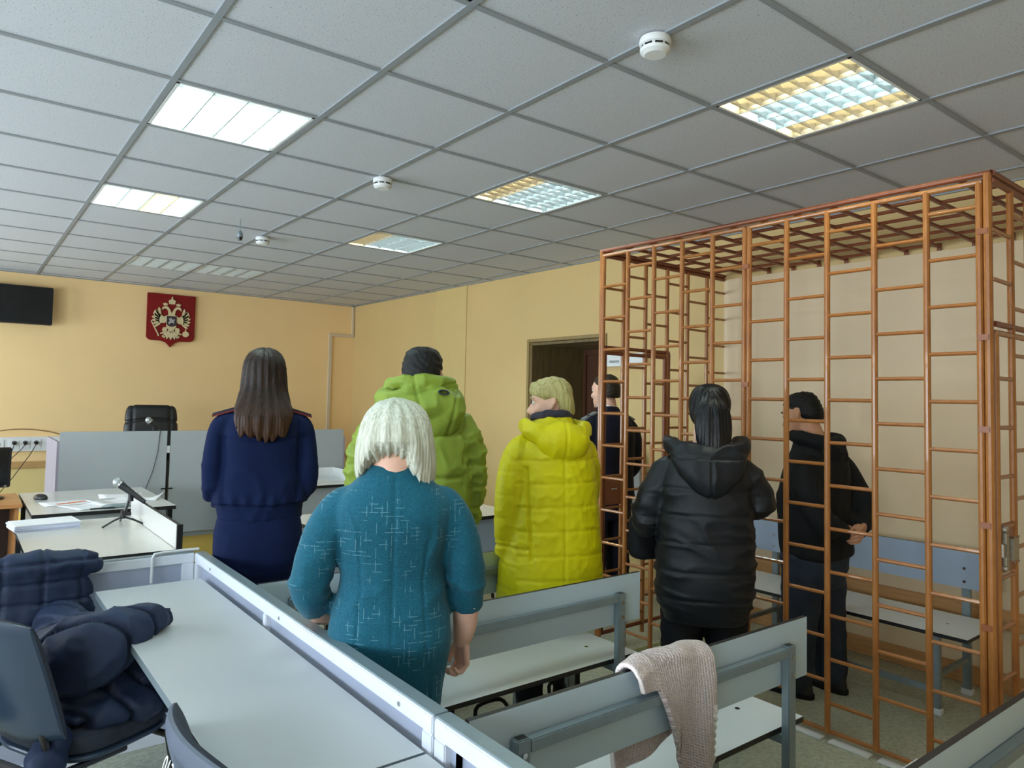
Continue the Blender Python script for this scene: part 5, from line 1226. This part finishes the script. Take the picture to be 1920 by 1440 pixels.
# ---- 7 the person inside the cage, hands clasped behind the back
s = Person('person in black jacket inside the cage with hands clasped behind the back', (3.62, 2.065, 0), 0, 'skin_tan'); s.brow = 'hair_dark'
hd_, T = head_shapes((0,.075,1.45), -.1, .28)
neck = tube([(0,.035,1.40),(0,.005,1.33),(0,-.02,1.25)], [.056,.058,.075], 16, 2)
la = ([(-.14,-.03,1.18),(-.21,-.09,1.05),(-.215,-.155,.92),(-.12,-.185,.875),(-.035,-.195,.845)], [.038,.040,.040,.035,.027]); ra = ([(.14,-.03,1.18),(.21,-.09,1.05),(.215,-.155,.92),(.12,-.19,.875),(.045,-.20,.855)], [.038,.040,.040,.035,.027])
leg = lambda sx, y: ([(sx*.10,0,.74),(sx*.105,y*.3,.44),(sx*.11,y*.7-.01,.26),(sx*.115,y-.02,.08)], [.09,.066,.052,.038])
body = body_mesh(hd_, neck, [(.7,.17,.12),(.9,.165,.12),(1.1,.15,.11),(1.18,.12,.09),(1.24,.07,.06,0,-.01)], [la,ra], [leg(-1,.05),leg(1,-.02)])
s.hands = [hand_mesh((-.045,-.198,.862), (.85,-.05,-.35), (-.1,.9,.1), (-.2,0,1), (.55,1.1,.9), .95), hand_mesh((.062,-.226,.872), (-.9,-.12,-.40), (-.1,.95,.1), (.2,0,1), (.75,1.15,.8), .95)]
jkt = [(.71,.185,.15,0,-.01),(.74,.205,.165,0,-.01),(.85,.21,.17,0,-.005),(1.0,.205,.165,0,0),(1.12,.205,.155,0,-.008),(1.2,.19,.135,0,-.015),(1.27,.14,.11,0,-.01),(1.315,.10,.09,0,.008),(1.345,.082,.08,0,.02)]
ls = ([(-.15,-.025,1.205),(-.20,-.05,1.15),(-.232,-.105,1.04),(-.222,-.158,.93),(-.13,-.182,.888),(-.065,-.192,.866)], [.07,.078,.072,.066,.056,.046]); rs = ([(-p[0],p[1],p[2]) for p in ls[0]], ls[1])
garment(s, 'jacket', [loft(jkt, 44, 2.4, 5), tube(*ls, 22, 5), tube(*rs, 22, 5)], 'blackcloth', .0085, 3, lambda P, N: .012*wrinkle(P, 9, 3, 2.2, .8)-.005)
hood = [tube([(-.085,.075,1.335),(-.115,.01,1.33),(-.09,-.075,1.31),(0,-.11,1.29),(.09,-.075,1.31),(.115,.01,1.33),(.085,.075,1.335)], [.028,.034,.042,.05,.042,.034,.028], 18, 4, True), ell((0,-.11,1.25),(.105,.055,.075))]
garment(s, 'hood', hood, 'blackcloth', .0085, 3, lambda P, N: .010*wrinkle(P, 14, 5, 2.0)-.004)
trousers(s, 'trouser', .8, [([(sx*.10,0,.72),(sx*.108,y*.3,.46),(sx*.112,y*.7,.26),(sx*.115,y-.01,.09)], [.108,.096,.088,.08]) for sx, y in ((-1,.05),(1,-.02))], [(.55,.15,.12),(.66,.195,.145),(.78,.19,.14)], seed=4)
shoes(s, [(-.12,.10,-.15),(.12,.03,.12)], .30)
hrs = [xf(loft([(.118,.02,.03,0,-.012),(.110,.052,.058,0,-.012),(.09,.068,.082,0,-.012),(.06,.0775,.094,0,-.014),(.02,.0775,.085,0,-.03),(-.02,.074,.062,0,-.055),(-.05,.060,.036,0,-.07)], 44, 2.1, 4), lambda q: T(q))]
shell_mesh(s, 'hair', hrs, 'hair_dark', .0055, 3, lambda P, N: .0016*np.sin(P[:,2]*260+wob(P,25,1)*6))
s.finish(body, T)
# ------------------------------------------------------------ loose garments and bags
# knitted garment hanging over the second bench's back
def drape():
    nx, nv = 46, 70; yb = 1.345; zt = .793
    V, UV = [], []
    for i in range(nx+1):
        u = i/nx; x = 1.435+.315*u
        lf = .055+.0*u+.27*np.clip((u-.30)/.30,0,1)**1.2*1.0+.0 if u > .30 else .045+.03*u       # hang on the viewer's side
        lf = .045+.05*u if u < .25 else .06+.255*min(1,((u-.25)/.33))**.8
        if u > .86: lf -= .02*(u-.86)/.14
        lb = .30-.10*u                                                                       # hang on the far side
        tot = lf+lb+.05
        for j in range(nv+1):
            v = j/nv; d = v*tot
            if d < lb: y, z = yb+.040+.012*math.sin(9*u+3*v), zt-(lb-d)-.01
            elif d < lb+.05:
                a = PI*(d-lb)/.05; y, z = yb+.008+.032*math.cos(a), zt-.01+.018*math.sin(a)
            else: y, z = yb-.024-.016*math.sin(min(1,(d-lb-.05)/.12)*PI/2)-.010*math.sin(8*u+1), zt-.01-(d-lb-.05)
            k = max(0, (d-lb-.05)); xx = x+.22*k*(1-u)*(.9 if u < .5 else .6)*(1 if k > 0 else 0)-.02*math.sin(k*9)*(u-.5)
            zz = z+(-.018*math.sin(PI*u*1.0)*0)+.012*math.sin(u*PI)*(1 if abs(d-lb-.025) < .05 else .3)
            V.append((xx, y+.008*math.sin(14*u+6*v), zz)); UV.append((u, v*tot/.315))
    F = [(i*(nv+1)+j, (i+1)*(nv+1)+j, (i+1)*(nv+1)+j+1, i*(nv+1)+j+1) for i in range(nx) for j in range(nv)]
    me = bpy.data.meshes.new('knit'); me.from_pydata(V, [], F); uv = me.uv_layers.new()
    li = np.empty(len(me.loops), int); me.loops.foreach_get('vertex_index', li); uv.data.foreach_set('uv', np.array(UV)[li].ravel())
    o = link_mesh(me, 'knitted_garment', M['knit']); so = o.modifiers.new('thick', 'SOLIDIFY'); so.thickness = .016; so.offset = 0
    ss = o.modifiers.new('sub', 'SUBSURF'); ss.levels = 1; ss.render_levels = 1
    tag(o, 'pale pink waffle knit garment draped over the grey bench back', 'garment')
    # braided trim down its open edge
    pts = [V[nx*(nv+1)+j] for j in range(int(nv*.70), nv+1)]
    b = MB()
    for ph in (0, PI):
        b.tube([(p[0]-.014+.006*math.cos(k*1.1+ph), p[1]-.014+.004*math.sin(k*1.1+ph), p[2]) for k, p in enumerate(pts)], .0055, 8)
    br = b.build('braided_trim', M['braid'], o, smooth=True)
    return o
drape()
# navy down jacket: over the partition, across the chair, one sleeve on the desk
t = thing('down_jacket', 'navy quilted down jacket thrown over the partition, chair and desk edge', 'jacket', (.3, 2.9, 0))
Lc = Vector((.3, 2.95, -.02)); Q = lambda *p: tuple(Vector(p)-Lc)
qd = lambda dirv, step, amp, w_: (lambda P, N: -amp*np.exp(-((((P@np.array(dirv))/step) % 1-.5)*step/w_)**2))
up = [tube([Q(.13,3.40,.79),Q(.28,3.40,.80),Q(.45,3.40,.795)], [.055,.06,.05], 16, 3, True), xf(ell((0,0,0),(.185,.045,.13)), lambda q: Vector(Q(.285,3.385,.70))+q), xf(ell((0,0,0),(.165,.04,.10)), lambda q: Vector(Q(.31,3.37,.62))+q), xf(ell((0,0,0),(.17,.05,.06)), lambda q: Vector(Q(.29,3.50,.775))+q)]
me = fuse(up, .009, 3); a1 = qd((0,0,1), .075, .012, .006); a2 = qd((1,0,0), .13, .008, .006)
displace(me, lambda P, N: a1(P+.4,N)+a2(P+.33,N)+.012*wrinkle(P, 12, 3, 2)-.004); link_mesh(me, 'jacket_back', M['jacketnavy'], t)
md = [tube([Q(.34,3.30,.60),Q(.38,3.10,.56),Q(.42,2.93,.57)], [.085,.10,.10], 18, 4, True), xf(ell((0,0,0),(.19,.20,.085)), lambda q: Vector(Q(.41,2.80,.53))+q), xf(ell((0,0,0),(.16,.10,.07)), lambda q: Vector(Q(.26,3.05,.52))+q), xf(ell((0,0,0),(.20,.13,.06)), lambda q: Vector(Q(.46,2.68,.49))+q)]
me = fuse(md, .009, 4); a1 = qd((.75,.55,.2), .085, .026, .007)
displace(me, lambda P, N: a1(P+.3,N)+.016*wrinkle(P, 10, 6, 2)-.004); link_mesh(me, 'jacket_front', M['jacketnavy'], t)
sl = [tube([Q(.26,2.86,.60),Q(.33,2.72,.64),Q(.40,2.64,.69),Q(.50,2.645,.735),Q(.57,2.675,.735)], [.10,.125,.11,.066,.038], 20, 5, True), tube([Q(.56,2.67,.735),Q(.60,2.70,.757)], [.028,.008], 10, 0, True)]
me = fuse(sl, .008, 3); a1 = qd((.55,.83,.1), .085, .028, .007)
displace(me, lambda P, N: a1(P+.26,N)+.012*wrinkle(P, 13, 1, 2)-.003); link_mesh(me, 'jacket_sleeve', M['jacketnavy'], t)
me = fuse([tube([Q(.27,2.55,.46),Q(.235,2.50,.40),Q(.22,2.47,.35)], [.04,.045,.012], 14, 3, True), tube([Q(.02,2.72,.70),Q(.0,2.68,.58),Q(.06,2.60,.50)], [.05,.06,.04], 14, 3, True)], .008, 3)
displace(me, lambda P, N: .012*wrinkle(P, 16, 1, 2)); link_mesh(me, 'jacket_hem', M['jacketnavy'], t)
# dark bags on the floor under the middle bench
def bag(label, c, r, rz):
    t = thing('handbag', label, 'bag', c, rz)
    me = fuse([loft([(0,r[0]*.92,r[1]*.95),(.02,r[0],r[1]),(r[2]*.6,r[0]*.95,r[1]*.8),(r[2]*.95,r[0]*.85,r[1]*.4),(r[2],r[0]*.8,r[1]*.25)], 32, 3, 4)], .009, 2)
    displace(me, lambda P, N: .008*wrinkle(P, 14, 2, 2)); link_mesh(me, 'bag_body', M['blackleather'], t)
    for s in (-1,1): MB().tube(catmull([(-r[0]*.45,s*.02,r[2]*.95),(-r[0]*.3,s*.05,r[2]+.03),(r[0]*.3,s*.05,r[2]+.03),(r[0]*.45,s*.02,r[2]*.95)],4), .008, 8).build('strap', M['blackleather'], t, smooth=True)
bag('wide black bag on the floor under the middle bench, nearer the teal dress', (1.72, 2.30, 0), (.19,.09,.27), .05)
bag('smaller black bag on the floor under the middle bench, nearer the cage', (2.06, 2.30, 0), (.10,.08,.27), -.1)
# dark bag held in front of the black coat's wearer
t = thing('shoulder_bag', 'dark bag held at the side of the black coat, before the cage rungs', 'bag', (2.655, 2.365, 0))
me = fuse([loft([(.76,.08,.04),(.79,.11,.05),(.90,.11,.045),(.98,.095,.03),(1.0,.08,.02)], 32, 2.8, 4)], .008, 2)
displace(me, lambda P, N: .008*wrinkle(P, 14, 2, 2)); link_mesh(me, 'bag_body', M['blackcloth'], t)
MB().tube(catmull([(-.09,0,1.0),(-.07,-.05,1.06),(.0,-.10,1.05),(.09,0,1.0)],4), .008, 8).build('strap', M['blackcloth'], t, smooth=True)
# grey garment hanging on the wall between niche and cage
t = thing('hanging_coat', 'light grey coat hanging on the wall beyond the cage end', 'coat', WP(5.15, 0), RZW)
me = fuse([loft([(.62,.12,.05,0,.07),(.70,.125,.055,0,.07),(.90,.12,.055,0,.07),(1.08,.10,.05,.02,.065),(1.20,.06,.04,.05,.06),(1.27,.02,.02,.055,.05)], 32, 2.4, 4)], .009, 2)
displace(me, lambda P, N: .010*np.sin(np.arctan2(P[:,1]-.07,P[:,0])*9)+.008*wrinkle(P, 9, 2, 2, .4)); link_mesh(me, 'coat_cloth', M['greycloth'], t)
MB().cyl((.055,.0,1.265),(.055,.06,1.275),.007,8).build('hook', M['chrome'], t)
